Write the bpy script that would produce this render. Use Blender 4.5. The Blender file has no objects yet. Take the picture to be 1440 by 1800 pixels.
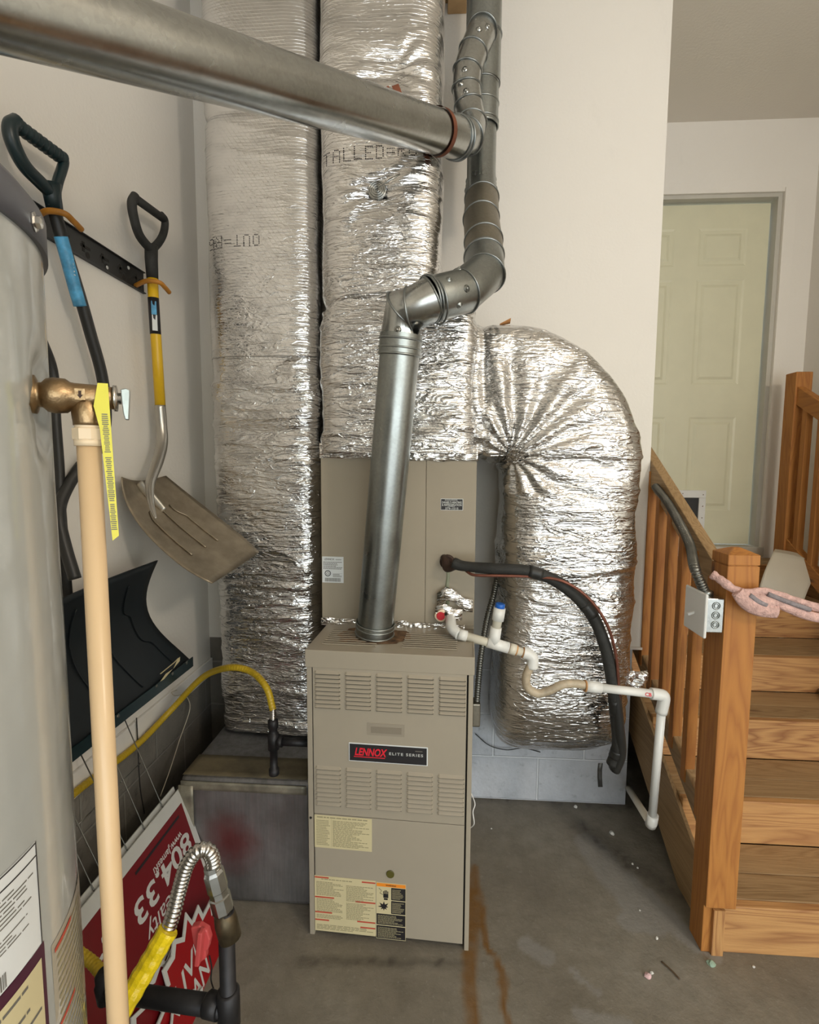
import bpy, bmesh, math, random
from mathutils import Vector, Matrix, noise
from mathutils.bvhtree import BVHTree
SC = bpy.context.scene
COL = SC.collection
PI = math.pi
random.seed(7)

# ------------------------------------------------------------------ camera
FPX, PITCH, ROLL, YAW, EYE = 900.0, math.radians(5.3), math.radians(.35), math.radians(3.6), 1.5
CAM = Vector((0, 0, EYE))
FW = Vector((-math.sin(YAW)*math.cos(PITCH), math.cos(YAW)*math.cos(PITCH), -math.sin(PITCH)))
R0 = Vector((math.cos(YAW), math.sin(YAW), 0)); U0 = R0.cross(FW)
CR = math.cos(ROLL)*R0 + math.sin(ROLL)*U0
CU = -math.sin(ROLL)*R0 + math.cos(ROLL)*U0
cd = bpy.data.cameras.new('camera'); cam = bpy.data.objects.new('camera', cd); COL.objects.link(cam)
cd.sensor_fit = 'HORIZONTAL'; cd.sensor_width = 36.0; cd.lens = FPX/1440*36.0; cd.clip_start = .02
mw = Matrix.Identity(4)
for i in range(3):
    mw[i][0] = CR[i]; mw[i][1] = CU[i]; mw[i][2] = -FW[i]; mw[i][3] = CAM[i]
cam.matrix_world = mw
SC.camera = cam

def at(px, py, X=None, Y=None, Z=None):
    """measured photo point -> place in the room, once one of its coordinates is known"""
    d = FW + (px-720)/FPX*CR - (py-900)/FPX*CU
    t = X/d.x if X is not None else Y/d.y if Y is not None else (Z-EYE)/d.z
    return CAM + d*t

def to_px(p):
    d = Vector(p)-CAM; return 720+FPX*d.dot(CR)/d.dot(FW), 900-FPX*d.dot(CU)/d.dot(FW)

# ------------------------------------------------------------------ exposure, sky, lights
SC.view_settings.view_transform = 'Standard'; SC.view_settings.look = 'None'
SC.view_settings.gamma = 1.0; SC.view_settings.use_curve_mapping = False
SC.view_settings.exposure = -0.08
SKY_STRENGTH = 4.6
LAMP_POWER = 80.0
DOOR_X0, DOOR_X1, DOOR_Z, DOOR_Y = -.2, 4.4, 2.35, -3.2

def new_mat(name):
    m = bpy.data.materials.new(name); m.use_nodes = True
    nt = m.node_tree; nt.nodes.clear()
    out = nt.nodes.new('ShaderNodeOutputMaterial'); b = nt.nodes.new('ShaderNodeBsdfPrincipled')
    nt.links.new(b.outputs[0], out.inputs[0])
    return m, nt, b
class NT:
    """tiny helper to write node graphs"""
    def __init__(s, nt): s.nt = nt
    def n(s, t, **k):
        x = s.nt.nodes.new(t)
        for a, v in k.items(): setattr(x, a, v)
        return x
    def l(s, a, b): s.nt.links.new(a, b)
    def coord(s, scale=(1, 1, 1), kind='Object', rot=(0, 0, 0)):
        c = s.n('ShaderNodeTexCoord'); m = s.n('ShaderNodeMapping')
        m.inputs['Scale'].default_value = scale; m.inputs['Rotation'].default_value = rot
        s.l(c.outputs[kind], m.inputs[0]); return m.outputs[0]
    def noise(s, vec, scale=5, detail=3, rough=.5, dist=0):
        x = s.n('ShaderNodeTexNoise'); x.inputs['Scale'].default_value = scale
        x.inputs['Detail'].default_value = detail; x.inputs['Roughness'].default_value = rough
        x.inputs['Distortion'].default_value = dist; s.l(vec, x.inputs['Vector']); return x.outputs['Fac']
    def ramp(s, fac, stops, interp='LINEAR'):
        r = s.n('ShaderNodeValToRGB'); r.color_ramp.interpolation = interp
        e = r.color_ramp.elements
        while len(e) < len(stops): e.new(.5)
        for i, (p, c) in enumerate(stops):
            e[i].position = p; e[i].color = (c, c, c, 1) if not hasattr(c, '__len__') else (*c, 1)
        s.l(fac, r.inputs[0]); return r.outputs[0]
    def mix(s, fac, a, b, mode='MIX'):
        x = s.n('ShaderNodeMix', data_type='RGBA', blend_type=mode)
        for sock, v in ((x.inputs[0], fac), (x.inputs[6], a), (x.inputs[7], b)):
            if hasattr(v, 'is_linked'): s.l(v, sock)
            elif hasattr(v, '__len__'): sock.default_value = (*v, 1)
            else: sock.default_value = v
        return x.outputs[2]
    def math(s, op, a, b=0.0, c=0.0):
        x = s.n('ShaderNodeMath', operation=op)
        for i, v in enumerate((a, b, c)):
            if hasattr(v, 'is_linked'): s.l(v, x.inputs[i])
            else: x.inputs[i].default_value = v
        return x.outputs[0]
    def bump(s, h, dist=.01, strength=1, prev=None):
        b = s.n('ShaderNodeBump'); b.inputs['Distance'].default_value = dist; b.inputs['Strength'].default_value = strength
        s.l(h, b.inputs['Height'])
        if prev is not None: s.l(prev, b.inputs['Normal'])
        return b.outputs[0]

w = bpy.data.worlds.new('sky'); SC.world = w; w.use_nodes = True
nt = w.node_tree; nt.nodes.clear(); N = NT(nt)
wo = N.n('ShaderNodeOutputWorld'); bg = N.n('ShaderNodeBackground'); N.l(bg.outputs[0], wo.inputs[0])
gen = N.n('ShaderNodeTexCoord'); sep = N.n('ShaderNodeSeparateXYZ'); N.l(gen.outputs['Generated'], sep.inputs[0])
zc = sep.outputs[2]
wob = N.noise(gen.outputs['Generated'], 7, 4, .6)
zz = N.math('ADD', zc, N.math('MULTIPLY', N.math('SUBTRACT', wob, .5), .12))
skycol = N.ramp(zz, [(0.0, (.30, .31, .26)), (.05, (.12, .17, .07)), (.13, (.20, .27, .12)), (.17, (.86, .93, 1.0)), (.5, (.8, .9, 1.0))])
N.l(skycol, bg.inputs[0]); bg.inputs[1].default_value = SKY_STRENGTH

def area(name, loc, rot, sx, sy, power, col):
    ld = bpy.data.lights.new(name, 'AREA'); ld.shape = 'RECTANGLE'; ld.size = sx; ld.size_y = sy
    ld.energy = power; ld.color = col
    o = bpy.data.objects.new(name, ld); o.location = loc; o.rotation_euler = rot; COL.objects.link(o); return o
pt = area('daylight_portal', ((DOOR_X0+DOOR_X1)/2, DOOR_Y-.05, DOOR_Z/2), (PI/2, 0, 0), DOOR_X1-DOOR_X0, DOOR_Z, 1, (1, 1, 1))
pt.data.cycles.is_portal = True
DAY_POWER = 80.0
dl = area('daylight', ((DOOR_X0+DOOR_X1)/2, DOOR_Y-.02, DOOR_Z*.5), (PI/2, 0, 0), DOOR_X1-DOOR_X0-.1, DOOR_Z-.1, DAY_POWER, (.93, .97, 1.0))
ld_ = bpy.data.lights.new('ceiling_lamp_light', 'POINT'); ld_.energy = LAMP_POWER; ld_.color = (1.0, .87, .72); ld_.shadow_soft_size = .16
lp = bpy.data.objects.new('ceiling_lamp_light', ld_); lp.location = (1.85, -.7, 2.65); COL.objects.link(lp)

# ------------------------------------------------------------------ mesh helpers
class MB:
    def __init__(s): s.v = []; s.f = []; s.m = []; s.sm = []
    def add(s, vs, fs, smooth=False, m=0):
        o = len(s.v); s.v += [tuple(v) for v in vs]
        for f in fs: s.f.append([o+i for i in f]); s.m.append(m); s.sm.append(smooth)
        return s
    def box(s, x0, x1, y0, y1, z0, z1, m=0):
        vs = [(x, y, z) for z in (z0, z1) for y in (y0, y1) for x in (x0, x1)]
        return s.add(vs, [(0, 2, 3, 1), (4, 5, 7, 6), (0, 1, 5, 4), (2, 6, 7, 3), (0, 4, 6, 2), (1, 3, 7, 5)], m=m)
    def obox(s, c, a, b, d, m=0):
        """box about c with half vectors a, b, d"""
        c, a, b, d = map(Vector, (c, a, b, d))
        if a.cross(b).dot(d) < 0: d = -d
        vs = [c+a*i+b*j+d*k for k in (-1, 1) for j in (-1, 1) for i in (-1, 1)]
        return s.add(vs, [(0, 2, 3, 1), (4, 5, 7, 6), (0, 1, 5, 4), (2, 6, 7, 3), (0, 4, 6, 2), (1, 3, 7, 5)], m=m)
    def beam(s, p, q, w, h, up=(0, 0, 1), m=0):
        p, q = Vector(p), Vector(q); d = q-p; side = d.cross(Vector(up)).normalized(); u = side.cross(d).normalized()
        return s.obox((p+q)/2, d/2, side*w/2, u*h/2, m)
    def tube(s, pts, r, seg=16, caps=True, m=0, smooth=True, flat=None, ref=None):
        pts = [Vector(p) for p in pts]; n = len(pts)
        rs = r if hasattr(r, '__len__') else [r]*n
        tg = []
        for i in range(n):
            a = pts[max(i-1, 0)]; b = pts[min(i+1, n-1)]
            if 0 < i < n-1: t = (pts[i]-a).normalized()+(b-pts[i]).normalized()
            else: t = b-a
            tg.append(t.normalized())
        u = Vector(ref) if ref is not None else (Vector((0, 0, 1)) if abs(tg[0].z) < .9 else Vector((1, 0, 0)))
        u = (u-tg[0]*u.dot(tg[0])).normalized(); vs = []
        for i in range(n):
            if i:
                q = tg[i-1].rotation_difference(tg[i]); u = q @ u
                u = (u-tg[i]*u.dot(tg[i])).normalized()
            vv = tg[i].cross(u)
            for k in range(seg):
                an = 2*PI*k/seg
                fx, fy = (flat if flat else (1, 1))
                vs.append(pts[i]+u*math.cos(an)*rs[i]*fx+vv*math.sin(an)*rs[i]*fy)
        fs = []
        for i in range(n-1):
            for k in range(seg):
                a = i*seg+k; b = i*seg+(k+1) % seg
                fs.append((a, b, b+seg, a+seg))
        s.add(vs, fs, smooth, m)
        if caps:
            o = len(s.v)-len(vs)
            s.f.append([o+k for k in range(seg)][::-1]); s.m.append(m); s.sm.append(False)
            s.f.append([o+(n-1)*seg+k for k in range(seg)]); s.m.append(m); s.sm.append(False)
        return s
    def lathe(s, o, d, prof, seg=24, m=0, smooth=True, caps=True):
        """prof: list of (distance along d, radius)"""
        o, d = Vector(o), Vector(d).normalized()
        u = Vector((0, 0, 1)) if abs(d.z) < .9 else Vector((1, 0, 0)); u = (u-d*u.dot(d)).normalized(); v = d.cross(u)
        vs = [o+d*t+(u*math.cos(2*PI*k/seg)+v*math.sin(2*PI*k/seg))*r for t, r in prof for k in range(seg)]
        fs = [(i*seg+k, i*seg+(k+1) % seg, (i+1)*seg+(k+1) % seg, (i+1)*seg+k) for i in range(len(prof)-1) for k in range(seg)]
        s.add(vs, fs, smooth, m)
        if caps:
            b = len(s.v)-len(vs)
            s.f.append([b+k for k in range(seg)][::-1]); s.m.append(m); s.sm.append(False)
            s.f.append([b+(len(prof)-1)*seg+k for k in range(seg)]); s.m.append(m); s.sm.append(False)
        return s
    def ring(s, c, d, R, r, seg=28, m=0, a0=0, a1=2*PI, ref=None):
        """torus (or an arc of one) about axis d"""
        c, d = Vector(c), Vector(d).normalized()
        u = Vector(ref) if ref is not None else (Vector((0, 0, 1)) if abs(d.z) < .9 else Vector((1, 0, 0)))
        u = (u-d*u.dot(d)).normalized(); v = d.cross(u)
        full = abs(a1-a0-2*PI) < 1e-6
        nn = seg if full else seg+1; vs = []
        for i in range(nn):
            an = a0+(a1-a0)*i/seg; q = u*math.cos(an)+v*math.sin(an)
            for k in range(8):
                b = 2*PI*k/8; vs.append(c+q*(R+r*math.cos(b))+d*r*math.sin(b))
        fs = []
        for i in range(seg):
            j = (i+1) % nn
            for k in range(8): fs.append((i*8+k, j*8+k, j*8+(k+1) % 8, i*8+(k+1) % 8))
        return s.add(vs, fs, True, m)
    def prism(s, poly, t, m=0):
        """flat 3D outline pushed out by vector t"""
        t = Vector(t); poly = [Vector(p) for p in poly]; n = len(poly)
        vs = poly+[p+t for p in poly]
        fs = [list(range(n))[::-1], list(range(n, 2*n))]+[(i, (i+1) % n, n+(i+1) % n, n+i) for i in range(n)]
        return s.add(vs, fs, m=m)
    def grid(s, rows, smooth=True, m=0, closed=False):
        nr, nc = len(rows), len(rows[0]); vs = [p for r in rows for p in r]
        fs = [(i*nc+j, i*nc+(j+1) % nc, (i+1)*nc+(j+1) % nc, (i+1)*nc+j) for i in range(nr-1) for j in range(nc if closed else nc-1)]
        return s.add(vs, fs, smooth, m)
    def sheet(s, rows, th, m=0, smooth=True):
        """curved sheet with real thickness th (vector or function)"""
        nr, nc = len(rows), len(rows[0]); top = [Vector(p) for r in rows for p in r]
        t = Vector(th); vs = top+[p+t for p in top]; k = nr*nc; fs = []
        for i in range(nr-1):
            for j in range(nc-1):
                a = i*nc+j; fs.append((a, a+1, a+nc+1, a+nc)); fs.append((k+a, k+a+nc, k+a+nc+1, k+a+1))
        s.add(vs, fs, smooth, m); o = len(s.v)-len(vs)
        edge = [j for j in range(nc)]+[i*nc+nc-1 for i in range(1, nr)]+[(nr-1)*nc+j for j in range(nc-2, -1, -1)]+[i*nc for i in range(nr-2, 0, -1)]
        for i in range(len(edge)):
            a, b = edge[i], edge[(i+1) % len(edge)]
            s.f.append([o+b, o+a, o+k+a, o+k+b]); s.m.append(m); s.sm.append(False)
        return s
    def build(s, name, mats, parent=None, bevel=0, bseg=2, fix=True):
        me = bpy.data.meshes.new(name); me.from_pydata(s.v, [], s.f)
        if not isinstance(mats, (list, tuple)): mats = [mats]
        for mt in mats: me.materials.append(mt)
        me.polygons.foreach_set('material_index', s.m); me.polygons.foreach_set('use_smooth', s.sm)
        if fix or bevel:
            bm = bmesh.new(); bm.from_mesh(me)
            if fix: bmesh.ops.recalc_face_normals(bm, faces=bm.faces)
            if bevel:
                es = [e for e in bm.edges if len(e.link_faces) == 2 and e.calc_face_angle(0) > .6]
                bmesh.ops.bevel(bm, geom=es, offset=bevel, segments=bseg, profile=.5, affect='EDGES', clamp_overlap=True)
            bm.to_mesh(me); bm.free()
        return link(name, me, parent)

def link(name, me, parent=None):
    o = bpy.data.objects.new(name, me); COL.objects.link(o)
    if parent is None:
        if len(me.vertices):
            xs = [v.co for v in me.vertices]
            c = Vector(((min(v.x for v in xs)+max(v.x for v in xs))/2, (min(v.y for v in xs)+max(v.y for v in xs))/2, min(v.z for v in xs)))
            me.transform(Matrix.Translation(-c)); o.location = c
        o['_w'] = tuple(o.location)
    else:
        r = parent
        while r.parent: r = r.parent
        if not r.get('_local'): me.transform(Matrix.Translation(-Vector(r['_w'])))
        o.parent = parent
    return o
def tag(o, label, cat, group=None, kind=None):
    o['label'] = label; o['category'] = cat
    if group: o['group'] = group
    if kind: o['kind'] = kind
    return o
def thing(name, label, cat, loc, rz=0, group=None, local=False):
    o = bpy.data.objects.new(name, None); COL.objects.link(o); o.empty_display_size = .05
    o.location = loc; o.rotation_euler = (0, 0, rz); o['_w'] = tuple(loc)
    if local: o['_local'] = 1
    return tag(o, label, cat, group)
def struct(name, mb, mats, bevel=0, fix=True):
    o = mb.build(name, mats, bevel=bevel, fix=fix); o['kind'] = 'structure'; return o
def spline(pts, n=12):
    pts = [Vector(p) for p in pts]; out = []
    P = [pts[0]*2-pts[1]]+pts+[pts[-1]*2-pts[-2]]
    for i in range(1, len(P)-2):
        a, b, c, d = P[i-1], P[i], P[i+1], P[i+2]
        for k in range(n):
            t = k/n
            out.append(.5*((2*b)+(c-a)*t+(2*a-5*b+4*c-d)*t*t+(3*b-a-3*c+d)*t**3))
    out.append(pts[-1]); return out
def resample(pts, step):
    out = [pts[0].copy()]; need = step
    for a, b in zip(pts, pts[1:]):
        L = (b-a).length; pos = 0
        while L-pos >= need and L > 0:
            pos += need; out.append(a.lerp(b, pos/L)); need = step
        need -= (L-pos)
    return out
def corrugated(mb, pts, r, pitch, amp, seg=16, m=0):
    p = resample(spline(pts, 16), pitch/4)
    rs = [r+amp*(1, 0, -1, 0)[i % 4] for i in range(len(p))]
    return mb.tube(p, rs, seg, m=m)
def text(s, size, mat, org, xd, yd, parent, name='lettering', bold=0.0, width=None, depth=.0004, align='LEFT', shear=0, space=1.0):
    cu = bpy.data.curves.new('txt', 'FONT'); cu.body = s; cu.size = 1; cu.offset = bold; cu.shear = shear
    cu.space_character = space; cu.resolution_u = 3; cu.extrude = .5
    ob = bpy.data.objects.new('txt', cu); COL.objects.link(ob)
    bpy.context.view_layer.update()
    me = bpy.data.meshes.new_from_object(ob.evaluated_get(bpy.context.evaluated_depsgraph_get()))
    bpy.data.objects.remove(ob); bpy.data.curves.remove(cu)
    xs = [v.co.x for v in me.vertices]; ys = [v.co.y for v in me.vertices]
    x0, x1 = min(xs), max(xs); h = .72
    sx = size/h; sx2 = width/(x1-x0) if width else sx
    xd, yd = Vector(xd).normalized(), Vector(yd).normalized(); zd = xd.cross(yd)
    off = {'LEFT': 0, 'CENTER': (x1-x0)*sx2/2, 'RIGHT': (x1-x0)*sx2}[align]
    for v in me.vertices:
        p = Vector(org)+xd*((v.co.x-x0)*sx2-off)+yd*(v.co.y*sx)+zd*(v.co.z*depth+depth*.5)
        v.co = p
    me.materials.clear(); me.materials.append(mat); me.name = name
    return link(name, me, parent)
def fineprint(mb, org, xd, yd, w, h, rows, fill=.55, lo=.3, hi=1.0, seed=1, m=0, th=.0003):
    """rows of unreadable small print as tiny raised strips, top row first"""
    rr = random.Random(seed); xd, yd = Vector(xd).normalized(), Vector(yd).normalized(); zd = xd.cross(yd)
    for i in range(rows):
        y = h-(i+.5)*h/rows; end = w*rr.uniform(lo, hi); x = 0
        while x < end:
            l = rr.uniform(.04, .12)*w
            if x+l > w: break
            c = Vector(org)+xd*(x+l/2)+yd*y+zd*th/2
            mb.obox(c, xd*l/2, yd*h/rows*fill/2, zd*th/2, m); x += l+w*.015
    return mb

# ------------------------------------------------------------------ materials
def plain(name, col, rough=.5, metal=0, spec=.5, nscale=0, namp=.0, bump=0, bscale=60, coat=0):
    m, nt, b = new_mat(name); N = NT(nt)
    b.inputs['Roughness'].default_value = rough; b.inputs['Metallic'].default_value = metal
    b.inputs['Specular IOR Level'].default_value = spec; b.inputs['Coat Weight'].default_value = coat
    co = N.coord()
    f = N.noise(co, nscale or 6, 4, .6)
    lo = [c*(1-namp) for c in col]; hi = [min(1, c*(1+namp)) for c in col]
    N.l(N.ramp(f, [(.3, lo), (.7, hi)]), b.inputs['Base Color'])
    if bump: N.l(N.bump(N.noise(co, bscale, 3, .6), bump), b.inputs['Normal'])
    return m

def foil(name, tint=(.80, .79, .77), rough=.2, scrim=1.0, dirt=.12, z0=None, z1=None, amt=1.0):
    """crumpled foil facing; between heights z0 and z1 (above the part's root) the wrap is pulled smoother"""
    m, nt, b = new_mat(name); N = NT(nt)
    b.inputs['Metallic'].default_value = 1
    co = N.coord()
    d1 = N.noise(N.coord((3, 3, 5)), 2.2, 5, .65)
    N.l(N.ramp(d1, [(.25, [c*(1-dirt*2) for c in tint]), (.5, tint), (.8, [min(1, c*1.06) for c in tint])]), b.inputs['Base Color'])
    N.l(N.ramp(N.noise(co, 8, 4, .6), [(.3, rough*.8), (.75, rough*1.5)]), b.inputs['Roughness'])
    sp = N.n('ShaderNodeSeparateXYZ'); c0 = N.n('ShaderNodeTexCoord'); N.l(c0.outputs['Object'], sp.inputs[0])
    k = None
    if z0 is not None:
        mr = N.n('ShaderNodeMapRange'); N.l(sp.outputs[2], mr.inputs[0])
        mr.inputs[1].default_value = z0; mr.inputs[2].default_value = z1; mr.inputs[3].default_value = 1; mr.inputs[4].default_value = .10; k = mr.outputs[0]
    def bump(h, dist, prev=None):
        if k is not None: h = N.math('MULTIPLY', h, k)
        return N.bump(h, dist*amt, 1, prev)
    wz = N.math('ADD', sp.outputs[2], N.math('MULTIPLY', N.noise(co, 5, 2), .02))
    l1 = N.math('POWER', N.math('MULTIPLY', N.math('PINGPONG', N.math('MULTIPLY', wz, 95), .5), 2), 5)
    dg = N.math('ADD', N.math('MULTIPLY', sp.outputs[0], 60), N.math('MULTIPLY', sp.outputs[2], 42))
    l2 = N.math('POWER', N.math('MULTIPLY', N.math('PINGPONG', dg, .5), 2), 9)
    h = N.bump(N.math('MAXIMUM', l1, N.math('MULTIPLY', l2, .4)), .0005*scrim, 1)
    n1 = N.noise(N.coord((4, 4, 17)), 2.0, 3, .5, .8)
    h = bump(n1, .0085, h)
    # sharp ridges: folded noise, long and level
    n2 = N.noise(N.coord((4.5, 4.5, 17)), 2.2, 2, .5, 1.0)
    rg = N.math('ABSOLUTE', N.math('SUBTRACT', n2, .5)); rg = N.ramp(rg, [(0.0, 1.0), (.10, 0.0)], 'EASE')
    h = bump(rg, .0018, h)
    n3 = N.noise(N.coord((22, 22, 34)), 2.0, 2, .5, .6)
    h = bump(N.ramp(N.math('ABSOLUTE', N.math('SUBTRACT', n3, .5)), [(0.0, 1.0), (.12, 0.0)], 'EASE'), .0002, h)
    N.l(h, b.inputs['Normal'])
    return m

def galv(name, col=(.50, .52, .51), rough=.33, sp=26):
    m, nt, b = new_mat(name); N = NT(nt); b.inputs['Metallic'].default_value = 1
    co = N.coord()
    v = N.n('ShaderNodeTexVoronoi'); v.inputs['Scale'].default_value = sp*6; N.l(co, v.inputs['Vector'])
    n = N.noise(co, 9, 4, .6)
    c = N.mix(.5, N.ramp(v.outputs['Color'], [(0, [x*.82 for x in col]), (1, [x*1.12 for x in col])]), N.ramp(n, [(.3, [x*.8 for x in col]), (.7, [x*1.1 for x in col])]))
    N.l(c, b.inputs['Base Color'])
    N.l(N.ramp(n, [(.3, rough*.85), (.7, rough*1.3)]), b.inputs['Roughness'])
    return m

def wood(name, axis, c1, c2, c3, rough=.62, scale=1.0, knots=True):
    """pine: rings stretched along the board's own axis"""
    m, nt, b = new_mat(name); N = NT(nt)
    st = {'x': (.55, 7, 7), 'y': (7, .55, 7), 'z': (7, 7, .55)}[axis]
    tc = N.n('ShaderNodeTexCoord'); oi = N.n('ShaderNodeObjectInfo')
    ad = N.n('ShaderNodeVectorMath', operation='ADD'); N.l(tc.outputs['Object'], ad.inputs[0])
    sc = N.n('ShaderNodeVectorMath', operation='SCALE'); N.l(oi.outputs['Random'], sc.inputs[3])
    sc.inputs[0].default_value = (3.1, 5.3, 4.7); N.l(sc.outputs[0], ad.inputs[1])
    mp = N.n('ShaderNodeMapping'); mp.inputs['Scale'].default_value = [x*scale for x in st]; N.l(ad.outputs[0], mp.inputs[0])
    n = N.noise(mp.outputs[0], 1.3, 3, .5, .5)
    rings = N.math('PINGPONG', N.math('MULTIPLY', n, 16), .5)
    rings = N.math('POWER', N.math('MULTIPLY', rings, 2), 1.6)
    mp2 = N.n('ShaderNodeMapping'); mp2.inputs['Scale'].default_value = [x*8 for x in st]; N.l(ad.outputs[0], mp2.inputs[0])
    fine = N.noise(mp2.outputs[0], 3, 3, .6)
    c = N.mix(rings, c1, c2)
    c = N.mix(N.ramp(fine, [(.35, 0), (.75, .45)]), c, c3)
    pale = N.noise(mp.outputs[0], .5, 2)
    c = N.mix(N.ramp(pale, [(.35, 0.0), (.7, .35)]), c, [min(1, x*1.35) for x in c1])
    if knots:
        mk = N.n('ShaderNodeMapping'); k = {'x': (2.2, 7, 7), 'y': (7, 2.2, 7), 'z': (7, 7, 2.2)}[axis]
        mk.inputs['Scale'].default_value = k; N.l(ad.outputs[0], mk.inputs[0])
        v = N.n('ShaderNodeTexVoronoi'); v.inputs['Scale'].default_value = 1.0; N.l(mk.outputs[0], v.inputs['Vector'])
        kf = N.ramp(v.outputs['Distance'], [(.03, 1.0), (.10, 0.0)])
        c = N.mix(kf, c, (.10, .04, .015))
    N.l(c, b.inputs['Base Color']); b.inputs['Roughness'].default_value = rough
    N.l(N.bump(fine, .0012), b.inputs['Normal'])
    return m

def paint_wall(name, col, amp=.03):
    m, nt, b = new_mat(name); N = NT(nt); b.inputs['Roughness'].default_value = .72
    co = N.coord()
    n = N.noise(co, 1.6, 5, .6); c = N.ramp(n, [(.3, [x*(1-amp) for x in col]), (.7, [min(1, x*(1+amp)) for x in col])])
    s = N.ramp(N.noise(N.coord((3, 3, 1.2)), 3, 6, .7), [(.62, 0), (.8, .18)])
    c = N.mix(s, c, [x*.72 for x in col])
    N.l(c, b.inputs['Base Color']); N.l(N.bump(N.noise(co, 90, 3), .0008), b.inputs['Normal'])
    return m

def block(name, col, mortar, along='x', h=.2, w=.4):
    m, nt, b = new_mat(name); N = NT(nt); b.inputs['Roughness'].default_value = .8
    rot = (PI/2, 0, 0)
    tc = N.n('ShaderNodeTexCoord'); sp = N.n('ShaderNodeSeparateXYZ'); cb = N.n('ShaderNodeCombineXYZ')
    N.l(tc.outputs['Object'], sp.inputs[0]); N.l(sp.outputs[0 if along == 'x' else 1], cb.inputs[0]); N.l(sp.outputs[2], cb.inputs[1])
    br = N.n('ShaderNodeTexBrick'); br.inputs['Scale'].default_value = 1.0
    br.inputs['Brick Width'].default_value = w; br.inputs['Row Height'].default_value = h
    br.inputs['Mortar Size'].default_value = .005; br.inputs['Mortar Smooth'].default_value = .4
    N.l(cb.outputs[0], br.inputs['Vector'])
    co = N.coord(); n = N.noise(co, 5, 5, .65)
    c = N.ramp(n, [(.25, [x*.72 for x in col]), (.6, col), (.8, [min(1, x*1.1) for x in col])])
    sm = N.ramp(N.noise(co, 22, 5, .7), [(.58, 0), (.72, .6)])
    c = N.mix(sm, c, [x*.45 for x in col])
    N.l(N.mix(br.outputs['Fac'], c, mortar), b.inputs['Base Color'])
    h2 = N.bump(N.noise(co, 70, 4), .003); h2 = N.bump(N.math('SUBTRACT', 1, br.outputs['Fac']), .004, 1, h2)
    N.l(h2, b.inputs['Normal']); return m

M = {}
M['wall'] = paint_wall('white wall paint', (.80, .765, .705), .015)
M['ceiling'] = paint_wall('ceiling paint', (.74, .69, .61), .015)
M['trim'] = plain('white trim paint', (.80, .78, .74), .45, namp=.03)
M['door'] = plain('cream door paint', (.66, .64, .47), .42, namp=.03)
M['jamb'] = plain('grey weather strip', (.52, .50, .44), .6, namp=.05)
M['block_white'] = block('painted white block', (.52, .54, .58), (.62, .64, .67), 'x')
M['block_grey_x'] = block('bare grey block, back', (.20, .185, .16), (.25, .24, .21), 'x')
M['block_grey'] = block('bare grey block', (.20, .185, .16), (.25, .24, .21), 'y')
M['foil'] = foil('reinforced foil', (.74, .73, .72), rough=.16)
M['foil_left'] = foil('reinforced foil, left duct', (.72, .715, .71), rough=.17, z0=.8, z1=2.3)
M['foil_mid'] = foil('reinforced foil, middle duct', (.74, .73, .72), rough=.18, z0=.35, z1=1.7)
m, nt, b = new_mat('dusty foil board'); N = NT(nt); b.inputs['Metallic'].default_value = .75
co = N.coord(); vs_ = N.noise(N.coord((22, 22, 1.5)), 2.0, 4, .7); pn = N.noise(co, 5, 4, .6)
c = N.ramp(pn, [(.3, (.16, .15, .145)), (.7, (.34, .34, .35))]); c = N.mix(N.ramp(vs_, [(.4, 0), (.75, .5)]), c, (.13, .12, .11))
vm = N.n('ShaderNodeVectorMath', operation='DISTANCE'); tc = N.n('ShaderNodeTexCoord'); N.l(tc.outputs['Object'], vm.inputs[0]); vm.inputs[1].default_value = (-.045, -.265, .225)
rd_ = N.math('ADD', vm.outputs['Value'], N.math('MULTIPLY', N.math('SUBTRACT', pn, .5), .16))
c = N.mix(N.ramp(rd_, [(.015, .62), (.13, 0.0)]), c, (.30, .035, .035)); N.l(c, b.inputs['Base Color'])
N.l(N.ramp(vs_, [(.3, .38), (.7, .6)]), b.inputs['Roughness']); N.l(N.bump(vs_, .0012, 1, N.bump(pn, .004)), b.inputs['Normal']); M['foil_matte'] = m
M['tape'] = foil('foil tape', (.86, .85, .84), .12, .1, .05)
M['galv'] = galv('galvanised steel', (.34, .36, .35), .30)
M['galv_bright'] = galv('bright galvanised steel', (.46, .47, .455), .23)
M['galv_dark'] = galv('weathered galvanised steel', (.29, .265, .215), .42)
M['bead'] = galv('crimped seam steel', (.30, .32, .32), .35)
M['steel'] = plain('stainless steel', (.62, .60, .57), .2, 1)
M['alu'] = plain('scuffed aluminium', (.38, .325, .25), .5, 1, namp=.22, nscale=14, bump=.001, bscale=25)
M['socket'] = plain('aluminium socket', (.50, .48, .44), .34, 1, namp=.08)
M['furnace'] = plain('tan furnace enamel', (.36, .315, .245), .42, namp=.03, nscale=3)
M['furnace_dark'] = plain('painted louvre shade', (.11, .095, .07), .7)
M['coil'] = plain('brown coil cabinet enamel', (.345, .295, .22), .5, namp=.05, nscale=3)
M['gap'] = plain('dark gap', (.02, .018, .015), .9)
M['black'] = plain('black plastic', (.018, .018, .017), .45, namp=.2)
M['blackpaint'] = plain('black label print', (.015, .013, .015), .5)
M['rubber'] = plain('black foam rubber', (.022, .022, .02), .7, namp=.35, nscale=20, bump=.002, bscale=60)
M['teal'] = plain('dark teal plastic', (.006, .020, .024), .36, namp=.2)
M['teal_blade'] = plain('dark teal shovel blade', (.003, .007, .010), .55, namp=.35, nscale=5)
M['yellow'] = plain('yellow fibreglass', (.72, .44, .012), .35, namp=.06)
M['csst'] = plain('yellow tubing jacket', (.50, .34, .015), .4, namp=.1)
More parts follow.
